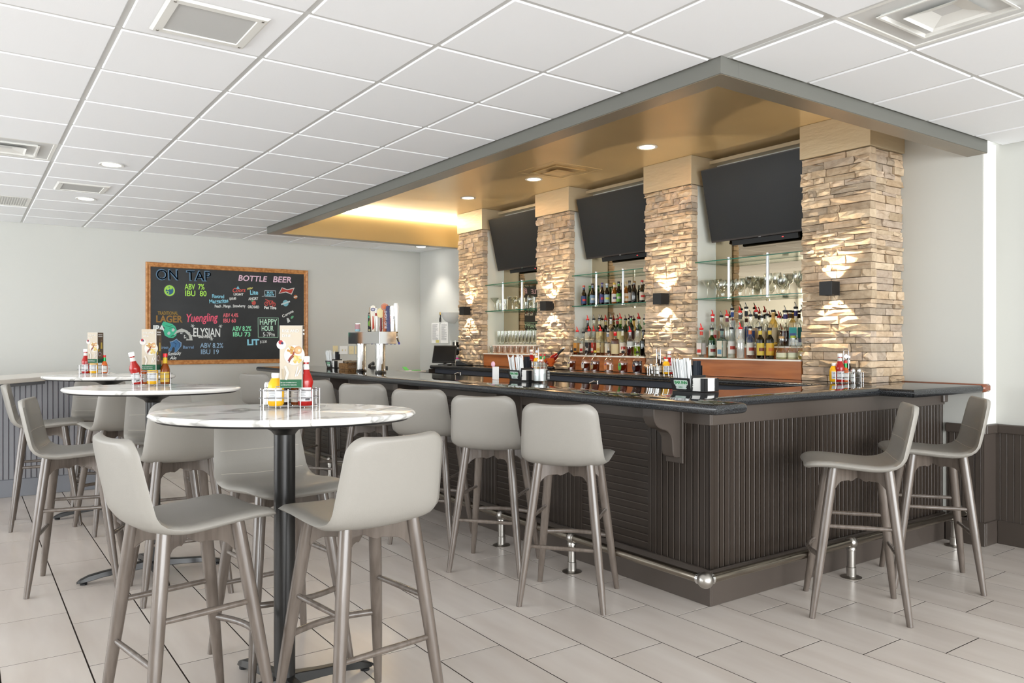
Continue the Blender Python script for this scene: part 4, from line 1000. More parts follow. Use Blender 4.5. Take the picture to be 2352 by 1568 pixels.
row(5.43, Z2, [
 (1637, 'clear vodka bottle with red neck band', dict(cap='red', necklab=(196, 30, 40), lab=(226, 196, 180), lab2=(180, 40, 40))),
 (1657, 'clear vodka bottle with copper cap and tan label', dict(cap='chrome', lab=(196, 148, 110), lab2=(110, 60, 40), h=.255)),
 (1670, 'clear bottle with maroon neck', dict(cap='red', necklab=(110, 24, 50), lab=None, r=.03, h=.26)),
 (1682, 'tall frosted bottle with blue neck label', dict(cap='chrome', necklab=(50, 90, 170), lab=(206, 212, 214), h=.315, r=.032, fill=(206, 210, 212), level=.7)),
 (1700, 'clear bottle with silver band', dict(cap='red', necklab=(70, 66, 62), lab=(226, 224, 220), h=.285, r=.04)),
 (1714, 'tall bottle with black neck wrap', dict(cap='chrome', necklab=(20, 30, 36), lab=(40, 52, 110), h=.32, r=.03)),
 (1724, 'clear bottle with plain black pourer', dict(lab=(50, 70, 130), h=.25, r=.034)),
 (1737, 'clear bottle with black neck wrap', dict(cap='red', necklab=(20, 20, 20), lab=(196, 160, 120), h=.29, r=.038)),
 (1750, 'clear bottle with cream label', dict(lab=(222, 196, 150), h=.235)),
 (1762, 'clear wide bottle with black collar', dict(lab=(206, 200, 180), h=.255, r=.038)),
 (1776, 'tall bottle with gold foil neck', dict(cap='cap', capcol=(30, 26, 22), necklab=(206, 160, 80), lab=(200, 180, 140), h=.29, r=.036, glass='gold')),
 (1790, 'clear bottle with small red spout', dict(cap='red', lab=(210, 196, 170), h=.235)),
 (1804, 'round bottle of dark liqueur with purple neck', dict(nb='round', necklab=(60, 50, 120), fill=(50, 12, 8), level=.45, lab=None, h=.275, r=.05, neck=.016)),
 (1815, 'bottle with brown foil neck', dict(cap='cap', capcol=(30, 22, 16), necklab=(90, 64, 36), lab=(160, 140, 110), h=.285)),
 (1828, 'large clear tequila bottle with teal label', dict(square=True, cap='chrome', necklab=(46, 44, 120), lab=(40, 170, 170), lab2=(70, 90, 160), h=.30, r=.042, lz=(.22, .5))),
 (1843, 'clear bottle with dark blue label beside the stone', dict(lab=(50, 60, 120), h=.28, r=.038))],
 'upper step, right bay', 'liquor bottles on the upper step of the right bay', R2)
row(5.268, Z1, [
 (1326, 'square bourbon bottle with orange label', dict(square=True, lab=(216, 150, 60), lab2=(40, 36, 40), fill=(96, 40, 14), level=.18, cap='red')),
 (1340, 'bourbon bottle with white label and red seal', dict(square=True, lab=(232, 226, 210), lab2=(190, 40, 36), fill=(80, 30, 12), level=.2, h=.23)),
 (1353, 'whiskey bottle with black label', dict(square=True, lab=(40, 40, 42), lab2=(190, 190, 186), fill=(70, 26, 10), level=.3, cap='red', h=.25)),
 (1364, 'whiskey bottle with red label', dict(square=True, lab=(206, 76, 60), lab2=(232, 216, 200), fill=(120, 56, 20), level=.2, cap='red', h=.25)),
 (1379, 'whiskey bottle with pale gold label', dict(square=True, lab=(226, 206, 150), lab2=(206, 170, 90), fill=(130, 66, 20), level=.25, cap='red', h=.25, necklab=(220, 196, 130))),
 (1396, 'whiskey bottle with cream label and chrome spout', dict(lab=(228, 220, 196), fill=(150, 84, 36), level=.4, cap='chrome', necklab=(150, 160, 180), h=.235)),
 (1413, 'squat whiskey bottle sealed with red wax', dict(lab=(224, 206, 160), cap='wax', fill=(110, 46, 16), level=.7, h=.235, r=.042, lz=(.08, .5))),
 (1430, 'bourbon bottle with white label and red rose', dict(lab=(232, 222, 206), lab2=(196, 60, 50), fill=(150, 70, 30), level=.5, cap='chrome', necklab=(230, 222, 200), h=.25)),
 (1447, 'clear bottle with dark red liqueur', dict(lab=(200, 206, 204), fill=(80, 14, 24), level=.38, cap='red', h=.235, lz=(.4, .6))),
 (1464, 'clear bottle with lime green liqueur', dict(lab=None, fill=(150, 190, 30), level=.38, cap='black', h=.25, r=.038)),
 (1478, 'black bottle with faceted shoulders beside the stone', dict(glass='dark', fill=(24, 22, 30), level=.8, lab=None, h=.235))],
 'lower step, middle bay', 'liquor bottles on the lower step of the middle bay', R1)
row(5.43, Z2, [
 (1350, 'dark bottle with gold neck ring', dict(glass='dark', fill=(26, 14, 8), level=.8, lab=(216, 206, 180), cap='red')),
 (1364, 'clear bottle with tall chrome spout', dict(lab=None, cap='chrome', h=.27)),
 (1377, 'dark whiskey bottle with cream neck label', dict(glass='brown', fill=(50, 20, 8), level=.8, lab=(216, 196, 140), necklab=(232, 222, 180), h=.27, r=.04)),
 (1391, 'brown whiskey bottle with gold neck label', dict(glass='brown', fill=(60, 26, 10), level=.8, lab=(196, 170, 110), necklab=(216, 190, 110), cap='red', h=.265)),
 (1403, 'clear bottle with white neck label', dict(lab=(206, 160, 110), necklab=(222, 220, 210), cap='chrome', h=.27, r=.04)),
 (1418, 'green whiskey bottle with red foil', dict(glass='green', fill=(30, 70, 16), level=.7, lab=(222, 206, 170), necklab=(196, 40, 44), cap='cap', capcol=(190, 30, 40), h=.27)),
 (1425, 'green bottle with yellow neck label', dict(glass='green', lab=(206, 196, 130), necklab=(206, 196, 120), cap='red', h=.27)),
 (1437, 'amber bottle with slim spout', dict(glass='gold', lab=(190, 150, 100), cap='chrome', h=.255, r=.032)),
 (1449, 'dark green bottle with maroon cap', dict(glass='green', fill=(16, 40, 14), level=.8, lab=(60, 20, 16), cap='cap', capcol=(90, 24, 34), h=.285, r=.034)),
 (1467, 'round clear rum bottle with red spout', dict(nb='round', fill=(130, 80, 36), level=.35, lab=(216, 206, 186), cap='red', h=.27, r=.05)),
 (1481, 'clear bottle almost hidden by the stone', dict(lab=(190, 180, 120), necklab=(60, 120, 70), h=.25))],
 'upper step, middle bay', 'liquor bottles on the upper step of the middle bay', R2)
for i, (u, X, lc, fc, lv, cp, d) in enumerate([(1313, 5.13, (226, 210, 160), (120, 50, 16), .5, 'chrome', 'cream arched label'), (1346, 5.10, (232, 226, 214), (110, 40, 14), .42, 'chrome', 'white arched label'),
        (1367, 5.04, (176, 156, 110), (110, 40, 12), .55, 'gold', 'tan and purple label'), (1398, 5.06, (226, 136, 70), (130, 60, 20), .1, 'chrome', 'orange label and nearly empty'),
        (1431, 5.05, (96, 180, 60), (110, 36, 12), .5, 'chrome', 'bright green label'), (1464, 5.03, (60, 44, 50), (60, 16, 10), .62, 'black', 'dark purple label')]):
    t = thing('whiskey_decanter', f'squat whisky bottle, {d}, {ORD[i]} from left on the back counter', 'bottle', (X, yx(u, X), CT), math.radians(12), group='squat whisky bottles on the back counter')
    r, h = .052, .135
    prof = [(0, 0), (r*.86, 0), (r*.9, .01), (r, h*.55), (r*.98, h*.75), (r*.8, h*.92), (r*.4, h*1.04), (.013, h*1.12), (.0125, h*1.38), (.015, h*1.4), (.0125, h*1.42)]
    F = Matrix.Diagonal((.62, 1, 1)); mb = MB().lathe(prof, n=24); mb.v = [tuple(F @ Vector(p)) for p in mb.v]; mb.build('glass_body', GL['clear'], t, smooth=50)
    f = [(0, .008), (r*.84, .008), (r*.93, h*.5)]+([(r*.93, h*lv*1.4)] if lv*1.4 > .5 else []); f = f if lv > .2 else [(0, .008), (r*.84, .008), (r*.86, h*.16)]; f.append((0, f[-1][1]))
    mb = MB().lathe(f, n=24); mb.v = [tuple(F @ Vector(p)) for p in mb.v]; mb.build('liquid', liq(fc), t, smooth=50)
    lp = [(.017*math.cos(a), .062+.034*(math.sin(a)) if math.sin(a) > 0 else .062+.034*max(math.sin(a)*1.3, -1)) for a in [2*PI*k/16 for k in range(16)]]
    MB().prism([(a+.016, b) for a, b in lp], lambda a, b: (-.0335, a, b), lambda a, b: (-.035, a, b)).build('label', lbl(lc), t)
    MB().prism([(a*.4+.016, b*.25+.06) for a, b in lp], lambda a, b: (-.0349, a, b), lambda a, b: (-.0356, a, b)).build('crest', lbl((90, 50, 130) if i != 5 else (206, 110, 50)), t)
    MB().lathe([(.014, h*1.38), (.016, h*1.4), (.016, h*1.5), (.008, h*1.54)], n=14).build('stopper', mat('gold_cap', srgb(226, 200, 80), .3, metal=.6) if cp == 'gold' else M_blackmat, t, smooth=40)
    if cp != 'gold': MB().tube([(0, 0, h*1.5), (0, .002, h*1.66), (0, .008, h*1.8)], [.005, .0045, .003], 8).build('pour_spout', M_chrome, t, smooth=40)
# beers on the lower glass shelf of the middle bay
BX_, BZ_ = 5.33, 1.7575
for i, (u, X, gl, lc, l2, cc, d) in enumerate([(1341, 5.30, 'dark', (40, 60, 110), (206, 50, 40), (206, 80, 60), 'dark bottle with navy and red label'), (1355, 5.38, 'green', (40, 120, 50), None, (60, 140, 60), 'green bottle behind'),
    (1361, 5.30, 'dark', (120, 150, 180), (220, 220, 210), (60, 50, 40), 'dark bottle with pale blue label'), (1369, 5.36, 'dark', None, None, (40, 36, 34), 'plain dark bottle'), (1374, 5.42, 'green', None, None, (40, 90, 40), 'plain green bottle at the back'),
    (1383, 5.31, 'brown', (60, 60, 120), (190, 50, 80), (80, 60, 120), 'brown bottle with navy label behind the left post'), (1394, 5.30, 'dark', (150, 180, 190), (206, 206, 60), (206, 214, 222), 'dark bottle with sky blue and yellow label'),
    (1411, 5.30, 'gold', (220, 218, 210), (90, 80, 120), (226, 190, 60), 'clear golden bottle with white label'), (1421, 5.33, 'dark', (110, 180, 70), (226, 226, 220), (40, 40, 40), 'dark bottle with green label'), (1430, 5.38, 'dark', None, None, (30, 26, 26), 'plain black bottle'),
    (1438, 5.31, 'gold', (224, 212, 190), (206, 150, 80), (226, 200, 150), 'golden bottle with cream label'), (1446, 5.34, 'brown', (200, 196, 190), None, (90, 80, 70), 'brown bottle behind the right post'), (1457, 5.31, 'brown', None, None, (150, 110, 40), 'plain amber bottle'), (1475, 5.30, 'dark', (226, 216, 200), (200, 40, 40), (206, 40, 40), 'dark bottle with red and white label')]):
    bottle(X, yx(u, X), BZ_, f'{d}, {ORD[i]} from left on glass shelf', 'beer bottles on the glass shelf', h=.205+.012*(i % 3 == 2), r=.029, neck=.011, nb='beer', glass=gl, fill={'dark': (36, 16, 8), 'brown': (70, 28, 10), 'green': (30, 80, 20), 'gold': (190, 120, 40)}[gl], level=.75, lab=lc, lab2=l2, lz=(.1, .48), cap='cap', capcol=cc, cat='beer_bottle', necklab=lc)

# ------------------------------------------------------------------ glassware
def glassware(kind, x, y, z, label, group, m=None, inverted=False):
    k = {'martini': [(0, 0), (.032, 0), (.033, .002), (.006, .006), (.0035, .012), (.0035, .085), (.006, .095), (.053, .155), (.0545, .158), (.0535, .158), (.006, .1), (0, .098)],
         'wine': [(0, 0), (.032, 0), (.033, .002), (.006, .006), (.004, .012), (.004, .07), (.012, .078), (.03, .095), (.037, .12), (.036, .15), (.031, .175), (.03, .175), (.035, .148), (.034, .12), (.012, .082), (0, .08)],
         'margarita': [(0, 0), (.034, 0), (.035, .002), (.008, .007), (.006, .02), (.009, .04), (.005, .06), (.012, .075), (.024, .09), (.028, .11), (.055, .13), (.058, .158), (.057, .158), (.053, .132), (.026, .114), (0, .08)],
         'goblet': [(0, 0), (.034, 0), (.035, .003), (.014, .01), (.012, .02), (.017, .035), (.013, .045), (.03, .06), (.042, .09), (.043, .12), (.036, .15), (.035, .15), (.041, .12), (.04, .09), (0, .06)],
         'flute': [(0, 0), (.024, 0), (.025, .003), (.016, .012), (.018, .03), (.024, .07), (.027, .12), (.028, .168), (.027, .168), (.025, .12), (.018, .04), (0, .022)],
         'tumbler': [(0, 0), (.031, 0), (.034, .01), (.038, .085), (.037, .085), (.032, .014), (0, .012)],
         'tall': [(0, 0), (.026, 0), (.028, .006), (.032, .135), (.031, .135), (.027, .012), (0, .01)]}[kind]
    nm = {'martini': 'martini_glass', 'wine': 'wine_glass', 'margarita': 'margarita_glass', 'goblet': 'goblet', 'flute': 'pilsner_glass', 'tumbler': 'tumbler', 'tall': 'highball_glass'}[kind]
    key = ('g', kind)
    if key not in PROTO: PROTO[key] = MB().lathe(k, n=22).mesh(nm, m or G_rim, smooth=60)
    o = link(nm, PROTO[key], None, (x, y, z)); return tag(o, label, 'glass', group)
def grow(items, z, where, group):
    for i, (u, X, kind, d) in enumerate(items): glassware(kind, X, yx(u, X), z, f'{d}, {ORD[i]} from left on {where}', group)
grow([(1625, 5.30, 'martini', 'martini glass standing alone'), (1645, 5.33, 'martini', 'martini glass'), (1650, 5.42, 'wine', 'wine glass at the back'), (1660, 5.30, 'goblet', 'stemmed goblet'), (1677, 5.34, 'goblet', 'stemmed goblet beside the left post'), (1700, 5.32, 'goblet', 'stemmed goblet right of the left post'), (1713, 5.41, 'martini', 'martini glass'), (1722, 5.44, 'wine', 'wine glass at the back'),
      (1729, 5.30, 'margarita', 'wide margarita glass'), (1748, 5.40, 'margarita', 'margarita glass'), (1764, 5.31, 'wine', 'wine glass'), (1785, 5.32, 'wine', 'wine glass right of the right post'), (1798, 5.31, 'goblet', 'goblet'), (1814, 5.31, 'martini', 'martini glass'), (1832, 5.31, 'wine', 'wine glass'), (1844, 5.38, 'wine', 'wine glass beside the stone')],
     1.7575, 'glass shelf, right bay', 'stemware on the glass shelf of the right bay')
grow([(1136, 5.30, 'martini', 'martini glass'), (1144, 5.36, 'tall', 'highball glass'), (1152, 5.30, 'tumbler', 'short tumbler'), (1160, 5.33, 'tall', 'highball glass'), (1177, 5.31, 'margarita', 'margarita glass'), (1186, 5.36, 'goblet', 'goblet'), (1200, 5.31, 'tall', 'highball glass'), (1211, 5.36, 'tumbler', 'tumbler'), (1219, 5.31, 'goblet', 'goblet'), (1229, 5.35, 'tall', 'highball glass')],
     1.7575, 'glass shelf, left bay', 'mixed glasses on the glass shelf of the left bay')
for i in range(12): glassware('flute', 5.40, yx(1146+i*8.2, 5.40), Z2, f'tall beer glass, {ORD[i]} from the left in the upper row of the left bay', 'beer glasses on the upper step of the left bay')
for i in range(9): glassware('tumbler', 5.28, yx(1131+i*13, 5.28), Z1, f'clear tumbler, {ORD[i]} from the left in the lower row of the left bay', 'tumblers on the lower step of the left bay')

# ------------------------------------------------------------------ condiment caddies, sauces, menu stands
M_ketch = mat('ketchup', srgb(158, 24, 20), .18, spec=.6); M_must = mat('mustard', srgb(232, 176, 34), .25, spec=.5)
M_redcap = mat('red_cap', srgb(206, 30, 36), .35); M_grnlab = mat('green_foil', srgb(20, 140, 70), .2, metal=.4); M_orange = mat('hot_sauce', srgb(196, 96, 40), .2); M_amberglass = mat('amber_sauce', srgb(120, 56, 12), .12); M_darksauce = mat('dark_sauce', srgb(34, 18, 12), .12)
SAUCE = 'sauce bottles in the condiment caddies'
def lines(t, r, z0, z1, face, span, k):
    for q in range(k):
        z = z1-(z1-z0)*(q+.7)/(k+.6); s = span*(.8 if q % 3 else .55)
        MB().lathe([(r, z), (r, z+.0012)], n=8, a0=face-s, a1=face+s).build('fine_print', lbl((96, 92, 92)), t)
def ketchup(x, y, z, label, rot=None):
    t = thing('ketchup_bottle', label, 'bottle', (x, y, z), group=SAUCE, rot=rot)
    MB().lathe([(0, 0), (.027, 0), (.0305, .006), (.0295, .04), (.0275, .075), (.031, .095), (.029, .108), (.018, .135), (.0135, .16), (.013, .178)], n=24).build('body', M_ketch, t, smooth=50)
    MB().lathe([(.0165, .176), (.017, .178), (.0172, .196), (.0155, .2), (0, .2)], n=24).build('cap', M_plastic, t, smooth=40)
    MB().lathe([(.0162, .146), (.0142, .168)], n=20).build('neck_label', lbl((236, 236, 232)), t, smooth=50)
    f = -2.1; MB().lathe([(.031, .018), (.0302, .04), (.0283, .074)], n=14, a0=f-1.1, a1=f+1.1).build('label', lbl((232, 232, 232)), t, smooth=50)
    lines(t, .0309, .022, .07, f-.2, .5, 7)
    MB().lathe([(.0312, .022), (.031, .03)], n=6, a0=f+.15, a1=f+.75).build('barcode', lbl((90, 90, 94)), t)
    return t
def mustard(x, y, z, label, rot=None):
    t = thing('mustard_bottle', label, 'bottle', (x, y, z), group=SAUCE, rot=rot)
    MB().lathe([(0, 0), (.026, 0), (.032, .008), (.0325, .05), (.032, .075), (.029, .092), (.02, .108), (.015, .114)], n=24).build('body', M_must, t, smooth=50)
    MB().lathe([(.0165, .112), (.0175, .114), (.0175, .13), (.016, .132), (0, .132)], n=24).build('cap', M_plastic, t, smooth=40)
    f = -2.1; MB().lathe([(.0332, .02), (.0332, .072)], n=14, a0=f-1.0, a1=f+1.0).build('label', lbl((232, 234, 236)), t, smooth=50); lines(t, .0334, .03, .068, f-.3, .5, 5)
    return t
def hotsauce(x, y, z, label, col=None, big=False, neck=None, rot=None):
    t = thing('hot_sauce_bottle', label, 'bottle', (x, y, z), group=SAUCE, rot=rot); k = 1.25 if big else 1
    MB().lathe([(0, 0), (.0205*k, 0), (.022*k, .005), (.022*k, .072*k), (.017*k, .088*k), (.010*k, .1*k), (.009*k, .135*k)], n=22).build('body', col or M_orange, t, smooth=50)
    MB().lathe([(.0108*k, .134*k), (.011*k, .15*k), (0, .15*k)], n=16).build('cap', M_redcap, t, smooth=30)
    MB().lathe([(.0112*k, .101*k), (.0102*k, .13*k)], n=16).build('neck_foil', neck or M_grnlab, t, smooth=50)
    f = -2.0; MB().lathe([(.0226*k, .012), (.0226*k, .06*k)], n=12, a0=f-1.2, a1=f+1.2).build('label', lbl((236, 234, 228) if not big else (226, 186, 60)), t, smooth=50); lines(t, .0229*k, .016, .056*k, f, .6, 4)
    return t
def steaksauce(x, y, z, label):
    t = thing('steak_sauce_bottle', label, 'bottle', (x, y, z), group=SAUCE)
    MB().lathe([(0, 0), (.025, 0), (.027, .005), (.027, .08), (.02, .1), (.012, .125), (.011, .168)], n=20).build('body', M_darksauce, t, smooth=50)
    MB().lathe([(.0135, .166), (.0135, .182), (0, .182)], n=16).build('cap', M_plastic, t, smooth=30); cyl_label(t, .0275, .015, .072, (232, 226, 210)); MB().lathe([(.0135, .13), (.012, .155)], n=14).build('neck_label', lbl((232, 230, 222)), t)
    return t
def shaker(x, y, z, label, salt=True):
    t = thing('salt_shaker' if salt else 'pepper_shaker', label, 'shaker', (x, y, z), group='glass shakers in the caddies')
    MB().lathe([(0, 0), (.018, 0), (.02, .004), (.016, .07), (.0145, .075)], n=8).build('glass_body', G_clear, t); MB().lathe([(0, .003), (.0165, .003), (.0145, .055), (0, .055)], n=8).build('filling', lbl((238, 238, 236) if salt else (70, 60, 52)), t)
    MB().lathe([(.0155, .074), (.016, .085), (.012, .094), (0, .097)], n=16).build('lid', M_chrome, t, smooth=40); return t
def caddy(x, y, z, deg, label, L=.215, W=.105, handle=False):
    t = thing('condiment_caddy', label, 'caddy', (x, y, z), math.radians(deg), 'chrome wire condiment caddies'); r = .0019
    def ring(zz, l=L, w_=W, name='wire_ring'): MB().tube([(-l/2, -w_/2, zz), (l/2, -w_/2, zz), (l/2, w_/2, zz), (-l/2, w_/2, zz)], r, 8, closed=True).build(name, M_wire, t, smooth=40)
    ring(.008); ring(.042); ring(.072)
    for sx in range(5):
        X = -L/2+.018+(L-.036)*sx/4
        for sy in (-1, 1): MB().tube([(X, sy*(W/2+.003), .0), (X, sy*(W/2+.003), .078)], r, 8).build('wire_upright', M_wire, t, smooth=40)
        MB().tube([(X, -W/2, .006), (X, W/2, .006)], r*.9, 6).build('base_wire', M_wire, t, smooth=40)
    for a in (-1, 1): MB().tube([(a*(L/2+.003), 0, 0), (a*(L/2+.003), 0, .078)], r, 8).build('wire_upright', M_wire, t, smooth=40)
    MB().tube([(-L*.22, -W/2-.004, .07), (-L*.2, -W/2-.004, .088), (L*.2, -W/2-.004, .088), (L*.22, -W/2-.004, .07)], r, 8).build('card_bracket', M_wire, t, smooth=40)
    if handle:
        MB().tube([(.008, 0, .006), (.008, 0, .225), (.002, 0, .24), (-.018, 0, .24), (-.024, 0, .225), (-.024, 0, .006)], .0028, 8).build('handle', M_wire, t, smooth=40)
        MB().prism([(-.008, .17), (.010, .188), (-.008, .206), (-.026, .188)], lambda a, b: (a, -.004, b), lambda a, b: (a, .0, b)).build('handle_badge', M_wire, t)
    return t
def menu_stand(x, y, z, deg, label):
    t = thing('menu_stand', label, 'menu card', (x, y, z), math.radians(deg), 'table tent menu cards')
    W, D, H, B = .072, .062, .205, .0; t.scale = (1.22, 1.22, 1.22); K = lambda c: tuple(int(v*.80) for v in c)
    MB().box(-W/2, W/2, -D/2, D/2, 0, H).build('card_sleeve', mat('card_white', srgb(196, 190, 180), .5), t)
    s = Sheet((-W/2, -D/2, 0), RT, UP, .0004); s.K = .80
    s.rect(.001, .028, W-.001, H-.001, (226, 212, 190)).rect(.001, .001, W-.001, .028, (30, 104, 66))
    s.disc(.046, .108, .034, (212, 200, 186)).disc(.046, .108, .0325, (244, 240, 232)).disc(.005, .142, .015, (240, 236, 230)).disc(.003, .15, .007, (190, 50, 60)).disc(.008, .147, .004, (50, 50, 90))
    s.disc(.058, .124, .013, (216, 160, 106)).disc(.060, .124, .0105, (230, 184, 132)).rect(.058, .12, .066, .127, (246, 236, 206))
    rr = random.Random(5)
    for q in range(16): s.disc(.026+rr.random()*.018, .112+rr.random()*.024, .004, rr.choice([(206, 150, 70), (226, 186, 110), (240, 220, 170)]), n=6)
    for q in range(22): s.disc(.046+rr.random()*.022, .084+rr.random()*.022, .0045, rr.choice([(240, 210, 120), (246, 224, 150), (232, 196, 104)]), n=7)
    s.stroke([(.028, .09), (.034, .1), (.042, .108), (.046, .118)], .004, (160, 56, 40)).stroke([(.03, .084), (.034, .094), (.044, .104)], .003, (120, 34, 26)).stroke([(.02, .03), (.026, .05), (.018, .07)], .008, (240, 232, 220)).stroke([(.012, .03), (.01, .06)], .006, (206, 188, 160)).stroke([(.055, .04), (.066, .06)], .003, (250, 248, 244)).stroke([(.050, .038), (.058, .07)], .003, (250, 248, 244))
    s.stroke([(W-.001, 0), (W-.001, H)], .0015, (250, 248, 244)); s.build(t, 'food_print')
    wt = lbl((250, 248, 244))
    for a, b, sz in (('RISE AND', H-.022, .0125), ('DINE', H-.038, .0125)): text(a, (-W/2+.007, -D/2-.0016, b), RT, UP, sz, wt, t, 'lettering')
    for a, b in (('Eat your breakfast here at', .0165), ('our full-service restaurant.', .009)): text(a, (-W/2+.003, -D/2-.0016, b), RT, UP, .0048, wt, t, 'lettering')
    s = Sheet((W/2, -D/2, 0), (0, 1, 0), UP, .0004); s.K = .8; s.rect(.001, .028, D-.001, H-.001, (112, 94, 76)).rect(.001, .001, D-.001, .028, (20, 92, 66)).rect(.012, .06, .03, .17, (90, 74, 62)).disc(.040, .15, .006, (150, 110, 84), .008).poly([(.030, .095), (.05, .095), (.047, .138), (.033, .138)], (226, 196, 90)).disc(.022, .06, .018, (200, 196, 200), .015).disc(.022, .06, .013, (110, 80, 70), .01).disc(.012, .085, .008, (226, 190, 70)).disc(.045, .05, .012, (150, 110, 90), .012); s.build(t, 'photo_print')
    for q in (0, 1): text('BREAKFAST' if q else 'ALL DAY' if False else 'EVERY DAY', (W/2+.0016, -D/2+.006, H-.018-.012*q), (0, 1, 0), UP, .0085, wt, t, 'lettering')
    return t
def on(x, y, deg, a, b):
    r = math.radians(deg); return x+a*math.cos(r)-b*math.sin(r), y+a*math.sin(r)+b*math.cos(r)
TB = TZ+.001
# nearest table
cx, cy, dg = 1.098, 3.13, -28
caddy(cx, cy, TB, dg, 'chrome wire condiment caddy on the nearest marble table', .228, .108)
p = on(cx, cy, dg, -.055, -.012); mustard(*p, TB+.009, 'yellow mustard bottle in the caddy on the nearest table')
p = on(cx, cy, dg, .062, -.012); ketchup(*p, TB+.009, 'red ketchup bottle in the caddy on the nearest table')
p = on(cx, cy, dg, -.03, .032); hotsauce(*p, TB+.009, 'red capped hot sauce bottle with green neck on the nearest table', M_darksauce)
p = on(cx, cy, dg, -.092, .02); shaker(*p, TB+.009, 'glass salt shaker at the left end of the caddy on the nearest table')
p = on(cx, cy, dg, .02, .03); hotsauce(*p, TB+.009, 'amber sauce bottle behind the menu card on the nearest table', M_amberglass)
p = on(cx, cy, dg, .012, -.03); menu_stand(*p, TB+.083, dg+2, 'breakfast menu card standing in the caddy on the nearest table')
cx, cy, dg = .955, 5.2, -25
caddy(cx, cy, TB, dg, 'chrome wire condiment caddy on the middle marble table')
p = on(cx, cy, dg, -.075, -.01); ketchup(*p, TB+.009, 'ketchup bottle leaning left in the caddy on the middle table', rot=(math.radians(4), math.radians(-12), 0))
p = on(cx, cy, dg, -.055, .035); hotsauce(*p, TB+.009, 'red capped hot sauce bottle behind the ketchup on the middle table')
p = on(cx, cy, dg, .008, -.01); mustard(*p, TB+.009, 'mustard bottle in the middle of the caddy on the middle table')
p = on(cx, cy, dg, .078, 0); hotsauce(*p, TB+.009, 'large amber hot sauce bottle with yellow neck on the middle table', M_amberglass, True, lbl((230, 190, 40)))
p = on(cx, cy, dg, .0, .0); menu_stand(*p, TB+.095, dg-8, 'breakfast menu card standing in the caddy on the middle table')
cx, cy, dg = .89, 7.25, -28
caddy(cx, cy, TB, dg, 'chrome wire condiment caddy on the farthest marble table')
p = on(cx, cy, dg, -.06, -.005); ketchup(*p, TB+.009, 'upright ketchup bottle in the caddy on the farthest table')
p = on(cx, cy, dg, .0, .0); mustard(*p, TB+.009, 'mustard bottle in the caddy on the farthest table')
p = on(cx, cy, dg, .085, 0); hotsauce(*p, TB+.009, 'red capped hot sauce bottle with green neck on the farthest table')
p = on(cx, cy, dg, .015, 0); menu_stand(*p, TB+.095, dg-14, 'breakfast menu card standing in the caddy on the farthest table')
# on the bar
cx, cy, dg = 5.03, 3.2, -52
cx, cy = 5.10, 3.135
caddy(cx, cy, CT, dg, 'chrome condiment caddy with handle by the nearest stone column', .2, .1, True)
for nm, a, b, f in (('ketchup', -.05, -.012, ketchup), ('mustard', -.085, .01, mustard), ('hot', -.012, .0, hotsauce), ('steak', .01, .03, steaksauce)):
    p = on(cx, cy, dg, a, b); f(*p, CT+.009, {'ketchup': 'ketchup bottle', 'mustard': 'slim mustard bottle', 'hot': 'hot sauce bottle', 'steak': 'dark steak sauce bottle'}[nm]+' in the caddy by the nearest stone column')
p = on(cx, cy, dg, .035, -.01); shaker(*p, CT+.009, 'salt shaker in the caddy by the nearest stone column'); p = on(cx, cy, dg, .075, 0); shaker(*p, CT+.009, 'pepper shaker in the caddy by the nearest stone column', False)
p = on(cx, cy, dg, -.07, .045); 
cx, cy, dg = 5.02, 4.87, -50
caddy(cx, cy, CT, dg, 'chrome condiment caddy with handle on the back counter by the second column', .2, .1, True)
for a, b, f, d in ((.06, -.02, mustard, 'short mustard bottle'), (.085, .01, ketchup, 'ketchup bottle'), (.0, .02, steaksauce, 'tall white capped sauce bottle'), (.045, .035, hotsauce, 'hot sauce bottle')):
    p = on(cx, cy, dg, a, b); f(*p, CT+.009, d+' in the caddy on the back counter by the second column')
p = on(cx, cy, dg, -.07, -.01); shaker(*p, CT+.009, 'pepper shaker in the caddy on the back counter', False); p = on(cx, cy, dg, -.02, -.025); shaker(*p, CT+.009, 'salt shaker in the caddy on the back counter')
cx, cy, dg = 3.66, 4.80, -50
ccx, ccy = 3.46, 4.86
caddy(5.0, 6.62, CT, -50, 'chrome condiment caddy behind the middle napkin caddy', .2, .1, True)
for a, b, f, d in ((-.07, .0, ketchup, 'ketchup bottle'), (-.01, -.02, mustard, 'mustard bottle'), (.03, .02, hotsauce, 'orange hot sauce bottle'), (.075, .0, hotsauce, 'green necked hot sauce bottle')):
    p = on(5.0, 6.62, -50, a, b); f(*p, CT+.009, d+' behind the middle napkin caddy')

